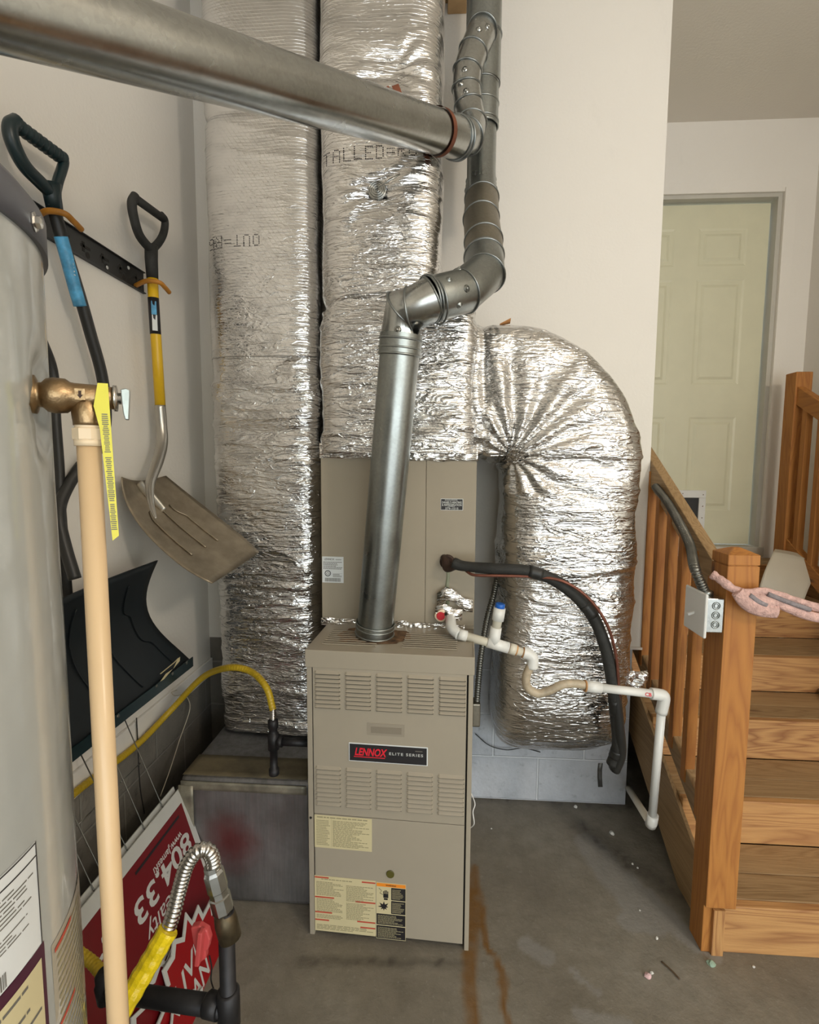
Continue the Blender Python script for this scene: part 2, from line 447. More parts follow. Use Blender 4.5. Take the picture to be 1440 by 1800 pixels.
M['yellow_label'] = plain('glossy yellow label', (.80, .60, .01), .22, namp=.22, nscale=60, bump=.0015, bscale=90)
M['yellow_tag'] = plain('yellow tag', (.72, .66, .04), .35, namp=.05)
M['orange'] = plain('orange hook rubber', (.42, .17, .015), .5, namp=.2, nscale=20)
M['blue_label'] = plain('blue label', (.07, .30, .52), .4, namp=.45, nscale=26)
M['white'] = plain('white plastic', (.74, .74, .72), .35, namp=.03)
M['pvc'] = plain('aged white PVC', (.70, .66, .55), .33, namp=.06, nscale=9)
M['pvc_white'] = plain('white PVC', (.78, .78, .75), .3, namp=.03)
M['pvc_stain'] = plain('stained PVC trap', (.46, .38, .27), .45, namp=.3, nscale=24)
M['primer'] = plain('orange primer ring', (.50, .26, .10), .5, namp=.3, nscale=40)
M['cpvc'] = plain('tan relief pipe', (.70, .50, .29), .32, namp=.04)
M['cpvc_fit'] = plain('pale tan fitting', (.82, .66, .46), .35, namp=.06)
M['brass'] = plain('aged brass', (.34, .235, .13), .38, 1, namp=.2, nscale=30, bump=.0008, bscale=120)
M['tank'] = plain('grey tank enamel', (.43, .44, .42), .16, namp=.02, bump=.0035, bscale=7, coat=.3)
M['cap'] = plain('dark grey tank rim', (.10, .10, .115), .38, namp=.12)
M['iron'] = plain('black iron pipe', (.030, .029, .031), .5, .6, namp=.3, nscale=14)
M['rust'] = plain('rust', (.16, .050, .022), .8, namp=.4, nscale=30, bump=.001)
M['copper'] = plain('brown copper line', (.20, .075, .05), .45, .6, namp=.2, nscale=30)
M['copper_dark'] = plain('dark sweated copper', (.05, .028, .02), .6, .4, namp=.4, nscale=40)
M['red'] = plain('shaded sign red', (.155, .003, .007), .45, namp=.06)  # red darkened to put in the shadow over the stacked signs
M['red_bright'] = plain('bright starburst red', (.30, .003, .006), .45, namp=.06)
M['handle_red'] = plain('faded red handle', (.50, .07, .07), .4, namp=.08)
M['badge_red'] = plain('red letters', (.75, .02, .04), .4)
M['sign_white'] = plain('sign white', (.56, .57, .55), .5, namp=.05)
M['paper'] = plain('paper label', (.72, .74, .74), .5, namp=.04)
M['cream_label'] = plain('aged cream label', (.62, .54, .32), .5, namp=.05)
M['ink'] = plain('grey print', (.16, .15, .13), .6)
M['ink_soft'] = plain('faded print', (.33, .29, .17), .6)
M['orange_label'] = plain('orange band', (.85, .27, .02), .5)
M['red_label'] = plain('red band', (.52, .07, .04), .5)
M['cream_box'] = plain('cream plastic', (.55, .50, .40), .35, namp=.03)
M['pink'] = plain('pink fuzzy cloth', (.62, .40, .36), .95, namp=.25, nscale=60, bump=.006, bscale=160)
M['grey_cloth'] = plain('grey fleece', (.25, .22, .23), .95, namp=.2, nscale=50, bump=.004, bscale=120)
M['blue'] = plain('blue cap', (.01, .12, .52), .35)
M['red_cap'] = plain('red plug', (.50, .01, .02), .4)
M['conduit'] = plain('grey steel conduit', (.17, .17, .155), .34, .85, namp=.15, nscale=20)
M['debris'] = plain('plaster crumbs', (.70, .69, .65), .7, namp=.15, nscale=40)
M['pinkbit'] = plain('pink scrap', (.62, .42, .42), .7, namp=.3, nscale=50)
M['twig'] = plain('dry twig', (.10, .06, .03), .8)
M['verdigris'] = plain('green verdigris', (.26, .36, .27), .6, namp=.2, nscale=30)
M['driveway'] = plain('driveway', (.42, .41, .38), .9, namp=.1)
M['lampglass'] = plain('lamp cover', (.8, .78, .7), .5)
PINE = ((.42, .175, .036), (.29, .10, .020), (.35, .135, .028))
PINE2 = ((.50, .27, .10), (.25, .10, .035), (.38, .18, .06))
TREAD = ((.36, .235, .115), (.22, .13, .055), (.28, .175, .08))
for ax in 'xyz':
    M['pine_'+ax] = wood('orange pine '+ax, ax, *PINE)
    M['riser_'+ax] = wood('warm pine '+ax, ax, *PINE2)
    M['tread_'+ax] = wood('worn pine '+ax, ax, *TREAD)
M['joist'] = plain('raw timber', (.55, .36, .18), .7, namp=.2)

# ------------------------------------------------------------------ the setting
XL, YB, XR, YD, ZC = -1.045, 2.20, 2.07, 3.15, 3.42
SILL = .545
# floor: fine patch where the photo shows stains, plain slabs around it
def seg_dist(p, pts):
    best = 9
    for (a, b, wa), (c, d, wb) in zip(pts, pts[1:]):
        A = Vector((a, b)); B = Vector((c, d)); t = max(0, min(1, (p-A).dot(B-A)/max((B-A).length_squared, 1e-9)))
        best = min(best, (p-A.lerp(B, t)).length/(wa+(wb-wa)*t))
    return best
def floor_marks(x, y):
    n1 = noise.noise((x*9, y*9, 1)); n2 = noise.noise((x*28, y*28, 4)); p = Vector((x+.018*n1+.006*n2, y+.012*n2))
    rust = 0
    for pts in ([(.135, 1.80, .012), (.125, 1.66, .030), (.105, 1.47, .022), (.093, 1.30, .026), (.09, 1.15, .03)],
                [(.14, 1.62, .02), (.150, 1.50, .011), (.19, 1.42, .012), (.20, 1.30, .010), (.21, 1.15, .012)],
                [(.05, 1.17, .05), (.11, 1.20, .03)]):
        rust = max(rust, 1-max(0, (seg_dist(p, pts)-.35)/.9))
    rust = max(0, min(1, rust*1.25))*(.85+.4*n2)
    pale = 0
    for pts in ([(.60, 1.95, .06), (.66, 1.78, .075), (.70, 1.62, .07), (.64, 1.60, .04)], [(.72, 1.70, .06), (.80, 1.56, .035), (.86, 1.50, .02)],
                [(.40, 1.42, .012), (.47, 1.36, .01)], [(.38, 1.30, .02), (.52, 1.28, .02)], [(.28, 1.50, .03), (.33, 1.46, .03)]):
        pale = max(pale, 1-max(0, (seg_dist(p, pts)-.8)/.25))
    pale = max(0, min(1, pale))
    dirt = 0
    for pts in ([(.16, 2.2, .03), (.9, 2.2, .05)], [(.58, 2.05, .05), (.75, 1.85, .06), (.86, 1.70, .05)], [(-.4, 1.40, .02), (.1, 1.42, .02)]):
        dirt = max(dirt, 1-max(0, (seg_dist(p, pts)-.2)/1.0))
    dirt = max(0, min(1, dirt))*(.55+.9*max(0, noise.noise((x*40, y*40, 9))))
    return max(0, min(1, rust)), pale, max(0, min(1, dirt))
mb = MB()
gx0, gx1, gy0, gy1, st = -.6, 1.1, 1.0, 2.3, .01
nx, ny = int(round((gx1-gx0)/st)), int(round((gy1-gy0)/st))
rows = [[(gx0+i*st, gy0+j*st, 0) for i in range(nx+1)] for j in range(ny+1)]
mb.grid(rows, smooth=False)
X0, X1, Y0, Y1 = XL-.1, 4.6, DOOR_Y-.1, YD+.15
def quad(x0, x1, y0, y1): mb.add([(x0, y0, 0), (x1, y0, 0), (x1, y1, 0), (x0, y1, 0)], [(0, 1, 2, 3)])
quad(X0, X1, Y0, gy0); quad(X0, X1, gy1, Y1); quad(X0, gx0, gy0, gy1); quad(gx1, X1, gy0, gy1)
o = len(mb.v); mb.add([(X0, Y0, -.12), (X1, Y0, -.12), (X1, Y1, -.12), (X0, Y1, -.12)], [(3, 2, 1, 0)])
m, nt, b = new_mat('stained concrete'); N = NT(nt)
co = N.coord(); a = N.n('ShaderNodeAttribute', attribute_name='marks'); sr = N.n('ShaderNodeSeparateColor'); N.l(a.outputs['Color'], sr.inputs[0])
n = N.noise(co, 2.2, 6, .62); n2 = N.noise(co, 14, 5, .7); n3 = N.noise(co, 60, 4, .7)
c = N.ramp(n, [(.28, (.15, .132, .102)), (.5, (.215, .193, .152)), (.72, (.275, .255, .212))])
c = N.mix(N.ramp(n2, [(.4, 0), (.75, .45)]), c, (.11, .097, .072))
c = N.mix(N.ramp(n3, [(.60, 0), (.72, .5)]), c, (.30, .29, .26))
c = N.mix(N.math('MULTIPLY', sr.outputs[1], .55), c, (.27, .265, .25))
c = N.mix(N.math('MULTIPLY', sr.outputs[2], .8), c, (.045, .037, .028))
c = N.mix(N.math('MULTIPLY', sr.outputs[0], .95), c, (.17, .075, .006))
N.l(c, b.inputs['Base Color']); N.l(N.ramp(n2, [(.3, .45), (.7, .75)]), b.inputs['Roughness'])
N.l(N.bump(n3, .0016, 1, N.bump(n2, .003)), b.inputs['Normal'])
M['concrete'] = m
me = bpy.data.meshes.new('floor'); me.from_pydata(mb.v, [], mb.f); me.materials.append(m)
at_ = me.color_attributes.new('marks', 'FLOAT_COLOR', 'POINT')
buf = []
for v in me.vertices:
    if v.co.z == 0 and gx0-.001 <= v.co.x <= gx1+.001 and gy0-.001 <= v.co.y <= gy1+.001: buf += [*floor_marks(v.co.x, v.co.y), 1]
    else: buf += [0, 0, 0, 1]
at_.data.foreach_set('color', buf)
fl = bpy.data.objects.new('floor', me); COL.objects.link(fl); fl['kind'] = 'structure'; fl['_w'] = (0, 0, 0)

# back wall: painted drywall above, painted block below, standing on the slab
XE = .865
struct('wall_back', MB().box(XL-.1, XE, YB, YB+.11, .715, ZC+.1), M['wall'])
struct('trim_1', MB().box(.80, XE, YB-.012, YB, .715, .725+.0), M['wall'])
struct('wall_back_lower', MB().box(-.45, .83, YB+.004, YB+.11, 0, .715).box(XL-.1, -.45, YB+.004, YB+.11, 0, .715, m=1), [M['block_white'], M['block_grey_x']])
struct('wall_left', MB().box(XL-.12, XL, DOOR_Y, YB+.11, SILL, ZC+.1), M['wall'])
struct('trim_2', MB().box(XL, XL+.012, DOOR_Y, YB, SILL, SILL+.075), M['trim'], bevel=.003)
struct('wall_left_lower', MB().box(XL-.12, XL-.004, DOOR_Y, YB+.11, 0, SILL), M['block_grey'])
struct('wall_return', MB().box(XE-.11, XE, YB+.11, YD, .715, ZC+.1), M['wall'])
struct('wall_return_lower', MB().box(XE-.16, XE-.04, YB+.11, YD, 0, .715), M['block_grey'])
# door wall
DX0, DX1, DZ0, DZ1 = .945, 1.855, 1.02, 3.0
mb = MB().box(XE-.1, DX0-.05, YD, YD+.12, 0, ZC+.1).box(DX1+.05, XR+.1, YD, YD+.12, 0, ZC+.1).box(DX0-.05, DX1+.05, YD, YD+.12, DZ1+.045, ZC+.1).box(DX0-.05, DX1+.05, YD, YD+.12, 0, DZ0-.05)
struct('wall_far', mb, M['wall'])
struct('wall_right', MB().box(XR, XR+.12, 1.1, YD+.12, 0, ZC+.1), M['wall'])
struct('wall_right_outer', MB().box(XR+.12, 4.5, 1.1, 1.22, 0, ZC+.1).box(4.5, 4.6, DOOR_Y, 1.22, 0, ZC+.1), M['wall'])
struct('wall_front', MB().box(XL-.12, 4.6, DOOR_Y-.1, DOOR_Y, DOOR_Z, ZC+.1).box(XL-.12, DOOR_X0, DOOR_Y-.1, DOOR_Y, 0, DOOR_Z).box(DOOR_X1, 4.6, DOOR_Y-.1, DOOR_Y, 0, DOOR_Z), M['wall'])
struct('ceiling', MB().box(XL-.12, 4.6, DOOR_Y-.1, YD+.12, ZC, ZC+.12), M['ceiling'])
struct('floor_outside', MB().box(-14, 18, -22, DOOR_Y-.1, -.14, -.02), M['driveway'])
# door: six raised panels, frame, weather strip, threshold, pet door
d = thing('door_1', 'cream six-panel door with a pet flap at the head of the wooden stairs', 'door', ((DX0+DX1)/2, YD+.05, DZ0))
d['kind'] = 'structure'
YF = YD+.045
def panel_door(x0, x1, z0, z1, y):
    W, H = x1-x0, z1-z0; st_ = .118; mid = .135
    cols = [(x0+st_, x0+W/2-mid/2), (x0+W/2+mid/2, x1-st_)]
    rws = [(z0+.20, z0+.20+.56), (z0+.20+.56+.19, z0+.20+.56+.19+.60), (z1-.13-.21, z1-.13)]
    mb = MB().box(x0, x1, y+.004, y+.04, z0, z1)
    for a, b_ in cols:
        for c_, e in rws:
            # moulding: sloped frame up to a raised field
            def loop(i, yy): return [(a+i, yy, c_+i), (b_-i, yy, c_+i), (b_-i, yy, e-i), (a+i, yy, e-i)]
            L = [loop(0, y), loop(.012, y+.0035), loop(.030, y+.0035), loop(.045, y-.003)]
            for p, q in zip(L, L[1:]): mb.add(p+q, [(k, (k+1) % 4, 4+(k+1) % 4, 4+k) for k in range(4)])
            mb.add(L[-1], [(0, 1, 2, 3)])
    xs = sorted([x0, x1]+[v for c_ in cols for v in c_]); zs = sorted([z0, z1]+[v for r in rws for v in r])
    for i in range(len(xs)-1):
        for j in range(len(zs)-1):
            if i % 2 == 1 and j % 2 == 1: continue
            mb.add([(xs[i], y, zs[j]), (xs[i+1], y, zs[j]), (xs[i+1], y, zs[j+1]), (xs[i], y, zs[j+1])], [(0, 1, 2, 3)])
    return mb
pm = panel_door(DX0, DX1, DZ0+.012, DZ1-.004, YF); pm.box(DX0, DX1, YF, YF+.004, DZ0+.012, DZ0+.014)
pm.build('door_panel', M['door'], d)
fm = MB().box(DX0-.05, DX0-.012, YD-.0, YD+.12, DZ0-.05, DZ1+.01).box(DX1+.012, DX1+.05, YD, YD+.12, DZ0-.05, DZ1+.01).box(DX0-.05, DX1+.05, YD, YD+.12, DZ1+.0101, DZ1+.045)
fm.build('door_frame', M['jamb'], d)
cm = MB()
for (x0, x1) in ((DX0-.09, DX0-.035), (DX1+.035, DX1+.10)): cm.box(x0, x1, YD-.016, YD-.0005, DZ0-.06, DZ1+.03)
cm.box(DX0-.09, DX1+.10, YD-.016, YD-.0005, DZ1+.0301, DZ1+.095)
for (x0, x1) in ((DX0-.05, DX0-.036), (DX1+.036, DX1+.05)): cm.box(x0, x1, YD-.022, YD-.0161, DZ0-.06, DZ1+.05)
cm.build('door_casing', M['wall'], d)
MB().box(DX0-.05, DX1+.05, YD-.03, YD+.10, DZ0-.05, DZ0+.006).build('threshold', M['jamb'], d, bevel=.004)
pdm = MB(); px0, px1, pz0, pz1 = 1.12, at(1241, 862, Y=YD+.04).x, DZ0+.05, at(1241, 862, Y=YD+.04).z
for x0, x1, z0, z1 in ((px0, px1, pz1-.045, pz1), (px0, px1, pz0, pz0+.04), (px0, px0+.045, pz0+.0401, pz1-.0451), (px1-.04, px1, pz0+.0401, pz1-.0451)): pdm.box(x0, x1, YF-.014, YF, z0, z1)
pdo = pdm.build('pet_door_frame', M['white'], d, bevel=.003)
MB().box(px0+.045, px1-.04, YF-.006, YF+.0, pz0+.04, pz1-.045).build('pet_door_flap', M['black'], pdo)
for k in range(6): MB().lathe((px0+.03+k*.06, YF-.016, pz1-.02), (0, 1, 0), [(0, .003), (.003, .004)], 10).build('screw', M['steel'], pdo)
for k in range(4): MB().lathe((px1-.018, YF-.016, pz0+.05+k*.07), (0, 1, 0), [(0, .003), (.003, .004)], 10).build('screw', M['steel'], pdo)
# timber blocking and torn liner showing at the top, beside the ducts
tag(MB().box(.0, .075, 2.10, YB, 3.27, 3.31).box(-.01, .09, 2.14, YB, 3.31, ZC).build('ceiling_blocking', M['joist'], bevel=.003),
    'raw timber block fixed at the ceiling beside the vertical flue', 'timber')
t = thing('ceiling_lamp', 'pendant lamp holder hanging from the garage ceiling behind the viewer', 'lamp', (1.85, -.7, ZC-.07))
MB().tube([(1.85, -.7, ZC), (1.85, -.7, 2.86)], .006, 8).lathe((1.85, -.7, 2.86), (0, 0, -1), [(-.02, .02), (.02, .05), (.03, .05)], 24).build('lamp_housing', M['white'], t)

# ------------------------------------------------------------------ furnace
FRZ = math.radians(-2.6)
fo = Vector((-.405, 1.488, 0))
fr = thing('gas_furnace', 'tan sheet-metal gas furnace cabinet with louvred front standing on the concrete floor', 'furnace', fo, FRZ, local=True)
FWD, FH, FD = .505, .94, .66
mb = MB().box(0, .004, 0, FD, 0, FH).box(FWD-.004, FWD, 0, FD, 0, FH).box(0, FWD, FD-.004, FD, 0, FH).box(.004, FWD-.004, .03, FD, .02, .03)
mb.box(0, .016, -.002, .03, 0, FH-.05).box(FWD-.014, FWD, -.002, .03, 0, FH-.05)
mb.build('cabinet', M['furnace'], fr, bevel=.0015)
MB().box(.016, FWD-.014, .012, .03, .02, FH-.05).build('inner_gap', M['gap'], fr)
tp = MB().box(-.003, FWD+.003, -.006, FD, FH-.055, FH)
for side in (0, 1):
    x0 = .035 if side == 0 else .285
    for r in range(8):
        y = .045+r*.018
        tp.box(x0, x0+.17, y, y+.005, FH, FH+.0035)
tpo = tp.build('cabinet_top', M['furnace'], fr, bevel=.003)
sl = MB()
for side in (0, 1):
    x0 = .037 if side == 0 else .287
    for r in range(8): sl.box(x0, x0+.166, .050+r*.018, .058+r*.018, FH, FH+.0012)
sl.build('top_slots', M['furnace_dark'], tpo)
rm = MB()
rr = random.Random(3); ring = []
for k in range(36):
    an = 2*PI*k/36; rad = .095+.03*noise.noise((math.cos(an)*2, math.sin(an)*2, 5))+.018*rr.random()
    ring.append((.185+rad*math.cos(an)*1.15, .145+rad*math.sin(an)*.8, FH+.0012))
rm.prism(ring, (0, 0, .0006)); rm.build('rust_patch', plain('rust bloom on tan enamel', (.15, .082, .038), .7, namp=.75, nscale=38), tpo)
def louvres(mb, dk, cols, z0, n, pitch, w, y):
    for cx in cols:
        for i in range(n):
            z = z0-i*pitch; h = .0075; pr = .0075; e = .004
            # bulging hood, open below
            A = [(cx, y, z), (cx+w, y, z), (cx+w-.001, y-pr, z-h), (cx+.001, y-pr, z-h)]
            mb.add([(cx+e, y, z+.001), (cx+w-e, y, z+.001), (cx+w, y, z-.003), (cx+w-.002, y-pr, z-h+.001), (cx+w-.006, y-pr, z-h), (cx+.006, y-pr, z-h), (cx+.002, y-pr, z-h+.001), (cx, y, z-.003), (cx+w, y, z-h), (cx, y, z-h)],
                   [(0, 1, 4, 5), (1, 2, 3, 4), (7, 0, 5, 6), (2, 8, 3), (9, 7, 6)])
            dk.box(cx+.001, cx+w-.001, y-.0012, y, z-h-.0050, z-h+.002)  # dark strip under each lip paints the shadow the hood would cast
YP = -.004
up = MB().box(.020, FWD-.019, YP, .012, .415, .888); lo_ = MB().box(.020, FWD-.019, YP+.001, .012, .022, .412)
cols = [.026+k*.0945 for k in range(5)]
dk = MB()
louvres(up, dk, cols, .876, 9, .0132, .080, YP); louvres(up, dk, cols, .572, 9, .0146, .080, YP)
upo = up.build('upper_door', M['furnace'], fr, fix=False); lowo = lo_.build('lower_door', M['furnace'], fr, bevel=.001)
dk.build('louvre_shade_strips', M['furnace_dark'], upo)
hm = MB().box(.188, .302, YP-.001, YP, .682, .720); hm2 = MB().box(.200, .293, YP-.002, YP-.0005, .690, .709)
ho = hm.build('pull_recess', plain('shaded recess edge', (.31, .27, .21), .45), upo); hm2.build('recess_shadow_plate', plain('painted recess shade', (.24, .205, .155), .5), ho)  # recess shade painted as darker tan plates on the flat door
X3, Z3 = (1, 0, 0), (0, 0, 1)
# name badge
bd = MB().box(.131, .373, YP-.003, YP, .596, .655).build('name_badge', M['paper'], fr, bevel=.001)
MB().box(.134, .370, YP-.0036, YP-.003, .599, .652).build('badge_field', M['blackpaint'], bd)
yb = YP-.0038
text('LENNOX', .0235, M['badge_red'], (.150, yb, .6175), X3, Z3, bd, bold=.03, width=.100, shear=.25)
MB().box(.147, .243, yb-.0002, yb+.0002, .611, .6135).build('badge_rule', M['badge_red'], bd)
text('ELITE SERIES', .0085, M['sign_white'], (.256, yb, .6245), X3, Z3, bd, bold=.012, width=.103, space=1.25)
MB().box(.335, .357, yb, yb+.0002, .640, .6425).build('badge_mark', M['ink'], bd)
# instruction label, upper
yl = YP+.0008
lb = MB().box(.020, .202, yl-.0008, yl, .302, .410).build('instruction_label', M['cream_label'], fr)
p = MB(); yk = yl-.0009
fineprint(p, (.028, yk, .400), X3, Z3, .165, .007, 1, seed=2, lo=.9)
fineprint(p, (.026, yk, .310), X3, Z3, .045, .085, 16, .45, .6, .95, 5); fineprint(p, (.078, yk, .308), X3, Z3, .118, .088, 20, .5, .45, 1.0, 6)
p.box(.0735, .0741, yk-.0002, yk, .306, .400); p.build('small_print', M['ink_soft'], lb)
# safety label, lower
lb = MB().box(.018, .214, yl-.0008, yl, .018, .206).build('safety_label', M['cream_label'], fr)
p = MB(); rd = MB()
for (x, z, w, h, n, sd) in ((.024, .140, .088, .048, 11, 1), (.120, .128, .088, .055, 12, 2), (.024, .085, .085, .045, 9, 3), (.120, .066, .088, .058, 13, 4), (.024, .024, .184, .018, 4, 5), (.024, .062, .085, .014, 3, 6), (.04, .193, .14, .006, 1, 7)):
    fineprint(p, (x, yk, z), X3, Z3, w, h, n, .5, .5, 1, sd)
for (x, z, w) in ((.019, .199, .045), (.170, .196, .043), (.019, .132, .062), (.150, .128, .063), (.019, .0805, .055), (.155, .061, .058), (.019, .054, .045), (.165, .042, .048)):
    rd.box(x, x+w, yk-.0003, yk, z, z+.0045)
p.build('small_print', M['ink_soft'], lb); rd.build('red_bands', M['red_label'], lb)
lb = MB().box(.216, .309, yl-.0008, yl, .013, .203).build('warning_label', M['cream_label'], fr)
MB().box(.217, .308, yk-.0003, yk, .190, .201).build('orange_band', M['orange_label'], lb)
text('WARNING', .0048, M['blackpaint'], (.262, yk-.0004, .1932), X3, Z3, lb, bold=.01, align='CENTER')
bk = MB()
for x0, x1, z0, z1 in ((.263, .308, .147, .188), (.263, .308, .101, .144), (.217, .308, .061, .098), (.217, .308, .015, .058)): bk.box(x0, x1, yk-.0003, yk, z0, z1)
bk.build('black_fields', M['blackpaint'], lb)
p = MB(); yw = yk-.0003
for (x, z, w, h, n, sd) in ((.266, .150, .038, .034, 7, 1), (.266, .104, .038, .036, 8, 2), (.221, .064, .083, .031, 7, 3), (.221, .018, .083, .036, 8, 4)): fineprint(p, (x, yw, z), X3, Z3, w, h, n, .45, .6, 1, sd)
p.build('pale_print', M['ink_soft'], lb)
ic = MB()
hx, hz = .246, .158   # hand with a wire
ic.box(hx-.008, hx+.008, yk-.0004, yk, hz-.005, hz+.008)
for k in range(4): ic.box(hx-.008+k*.0043, hx-.0052+k*.0043, yk-.0004, yk, hz+.008, hz+.017+(.003 if k in (1, 2) else 0))
ic.box(hx-.006, hx+.006, yk-.0004, yk, hz-.012, hz-.0065)
for a_, b_ in (((.224, .184), (.233, .176)), ((.233, .176), (.227, .168)), ((.227, .168), (.237, .163))): ic.beam((a_[0], yk-.0002, a_[1]), (b_[0], yk-.0002, b_[1]), .0004, .0016, (0, 1, 0))
fx, fz = .240, .122; fl_ = []
for k in range(16):
    an = 2*PI*k/16; r_ = (.017 if k % 2 == 0 else .008)*(1.15 if math.sin(an) > 0 else .8); fl_.append((fx+r_*math.cos(an), yk, fz+r_*math.sin(an)*.95))
ic.prism(fl_[::-1], (0, -.0004, 0)); ic.build('warning_symbols', M['blackpaint'], lb)
MB().lathe((.260, YP, .234), (0, -1, 0), [(0, .0125), (.002, .0125), (.0025, .0115)], 24).build('sight_glass', plain('olive sight glass', (.10, .09, .02), .2), fr)
MB().lathe((.008, -.003, .398), (0, -1, 0), [(0, .004), (.002, .0035)], 10).build('screw', M['gap'], fr)
MB().tube(spline([(FWD, .02, .39), (FWD+.010, .0, .42), (FWD+.006, .01, .45), (FWD+.012, .02, .47), (FWD, .04, .49)], 6), .0016, 6).build('loose_wire', M['white'], fr)

# ------------------------------------------------------------------ evaporator coil cabinet on top
co_ = Vector((-.415, 1.737, FH))
cc = thing('coil_cabinet', 'tan coil cabinet standing on the furnace under the foil-wrapped plenum', 'coil cabinet', co_, FRZ, local=True)
CW, CH, CDp = .530, .585, .42
MB().box(0, .361, 0, .02, .012, CH).build('front_panel', M['coil'], cc, bevel=.0015)
MB().box(.363, CW, .0, .02, .012, CH).build('access_panel', M['coil'], cc, bevel=.0015)
MB().box(0, CW, .004, CDp, 0, CH).build('casing', M['coil'], cc, bevel=.0015)
sm = MB(); sm.box(.412, .487, -.0012, 0, .408, .447)
st_ = sm.build('contractor_sticker', M['paper'], cc, bevel=.0008)
MB().box(.4135, .4855, -.0016, -.0012, .4095, .4455).build('sticker_field', M['blackpaint'], st_)
ys = -.0018
p = MB(); fineprint(p, (.426, ys, .4405), X3, Z3, .046, .004, 2, .5, .8, 1, 3); fineprint(p, (.435, ys, .4195), X3, Z3, .028, .002, 1, .6, .8, 1, 4); p.build('small_print', M['sign_white'], st_)
text("DANIEL'S HEATING", .0072, M['sign_white'], (.4495, ys, .4312), X3, Z3, st_, bold=.02, width=.066, align='CENTER')
text('& REFRIGERATION', .0072, M['sign_white'], (.4495, ys, .4225), X3, Z3, st_, bold=.02, width=.066, align='CENTER')
text('379-1515', .0066, M['sign_white'], (.4495, ys, .4112), X3, Z3, st_, bold=.02, width=.044, align='CENTER')
lb = MB().box(.002, .078, -.0012, 0, .148, .240).build('rating_label', M['paper'], cc, bevel=.0006)
yr = -.0014
text('LENNOX', .0075, M['ink'], (.010, yr, .2275), X3, Z3, lb, bold=.01, width=.036)
p = MB(); fineprint(p, (.050, yr, .228), X3, Z3, .022, .004, 2, .5, .9, 1, 1); fineprint(p, (.006, yr, .195), X3, Z3, .068, .028, 6, .45, .6, 1, 2)
fineprint(p, (.040, yr, .168), X3, Z3, .034, .012, 4, .45, .6, 1, 3); x = .012; r_ = random.Random(4)
while x < .068:
    w_ = r_.uniform(.0006, .0016); p.box(x, x+w_, yr-.0002, yr, .152, .165); x += w_+r_.uniform(.0006, .0014)
p.box(.040, .074, yr-.0002, yr, .1805, .181)
for a0 in (0, 2.094, 4.189):
    p.obox((.022+.004*math.sin(a0), yr, .181+.004*math.cos(a0)), (.0035*math.cos(a0), 0, -.0035*math.sin(a0)), (.001*math.sin(a0), 0, .001*math.cos(a0)), (0, .0002, 0))
p.build('small_print', M['ink'], lb)
MB().ring((.022, yr, .181), (0, 1, 0), .0095, .0013).build('round_mark', M['blackpaint'], lb)
def crinkled(x0, x1, z0, z1, y, amp, seed, nx=60, nz=8, edge=0):
    rows = []
    for j in range(nz+1):
        z = z0+(z1-z0)*j/nz; row = []
        for i in range(nx+1):
            x = x0+(x1-x0)*i/nx; e = edge*noise.noise((x*18, seed, j == 0 and 3 or 8)) if j in (0, nz) else 0
            row.append((x, y-amp*(.5+noise.noise((x*30, z*60, seed))+.6*noise.noise((x*80, z*120, seed))), z+e))
        rows.append(row)
    return rows
MB().sheet(crinkled(-.003, CW*.46, CH-.005, CH+.046, -.003, .003, 2, edge=.003), (0, .003, 0)).sheet(crinkled(CW*.44, CW+.004, CH-.012, CH+.040, -.004, .003, 7, edge=.003), (0, .003, 0)).build('top_foil_tape', M['tape'], cc)
MB().sheet(crinkled(-.003, .30, -.004, .022, -.002, .005, 4, edge=.008), (0, .002, 0)).sheet(crinkled(.28, CW-.03, -.004, .018, -.003, .008, 9, edge=.008), (0, .002, 0)).build('bottom_foil_tape', M['tape'], cc)
MB().sheet([[(.433+.012*u+.002*math.sin(v*9), -.0006, .215-.13*v) for u in (0, 1)] for v in (0, .25, .5, .75, 1)], (0, -.0002, 0)).build('green_streak', plain('faint green streak', (.30, .31, .21), .5, namp=.08), cc)
cs = MB(); 
cs.lathe((.437, 0, .232), (0, -1, 0), [(0, .026), (.001, .024), (.004, .019)], 20)
cs.build('grommet_stain', M['copper_dark'], cc)
fl_ = MB().sheet([[(.405+.030*i, -.01-.018*abs(math.sin(i*1.7+j)), .085+.022*math.sin(i*1.3)+j*.022) for i in range(5)] for j in range(3)], (0, .002, 0))
fl_.sheet([[(.40+.03*i, -.02-.015*abs(math.sin(i*2.1+j)), .045+.012*math.sin(i*1.9)+j*.02) for i in range(4)] for j in range(3)], (0, .002, 0))
fl_.build('torn_foil_scrap', M['tape'], cc)
pl = MB().lathe((.418, 0, .052), (0, -1, 0), [(0, .021), (.026, .021), (.028, .019)], 20)
plo = pl.build('drain_port', M['cpvc_fit'], cc); MB().lathe((.418, -.028, .052), (0, -1, 0), [(0, .0145), (.004, .014)], 20).build('red_plug', M['red_cap'], plo)

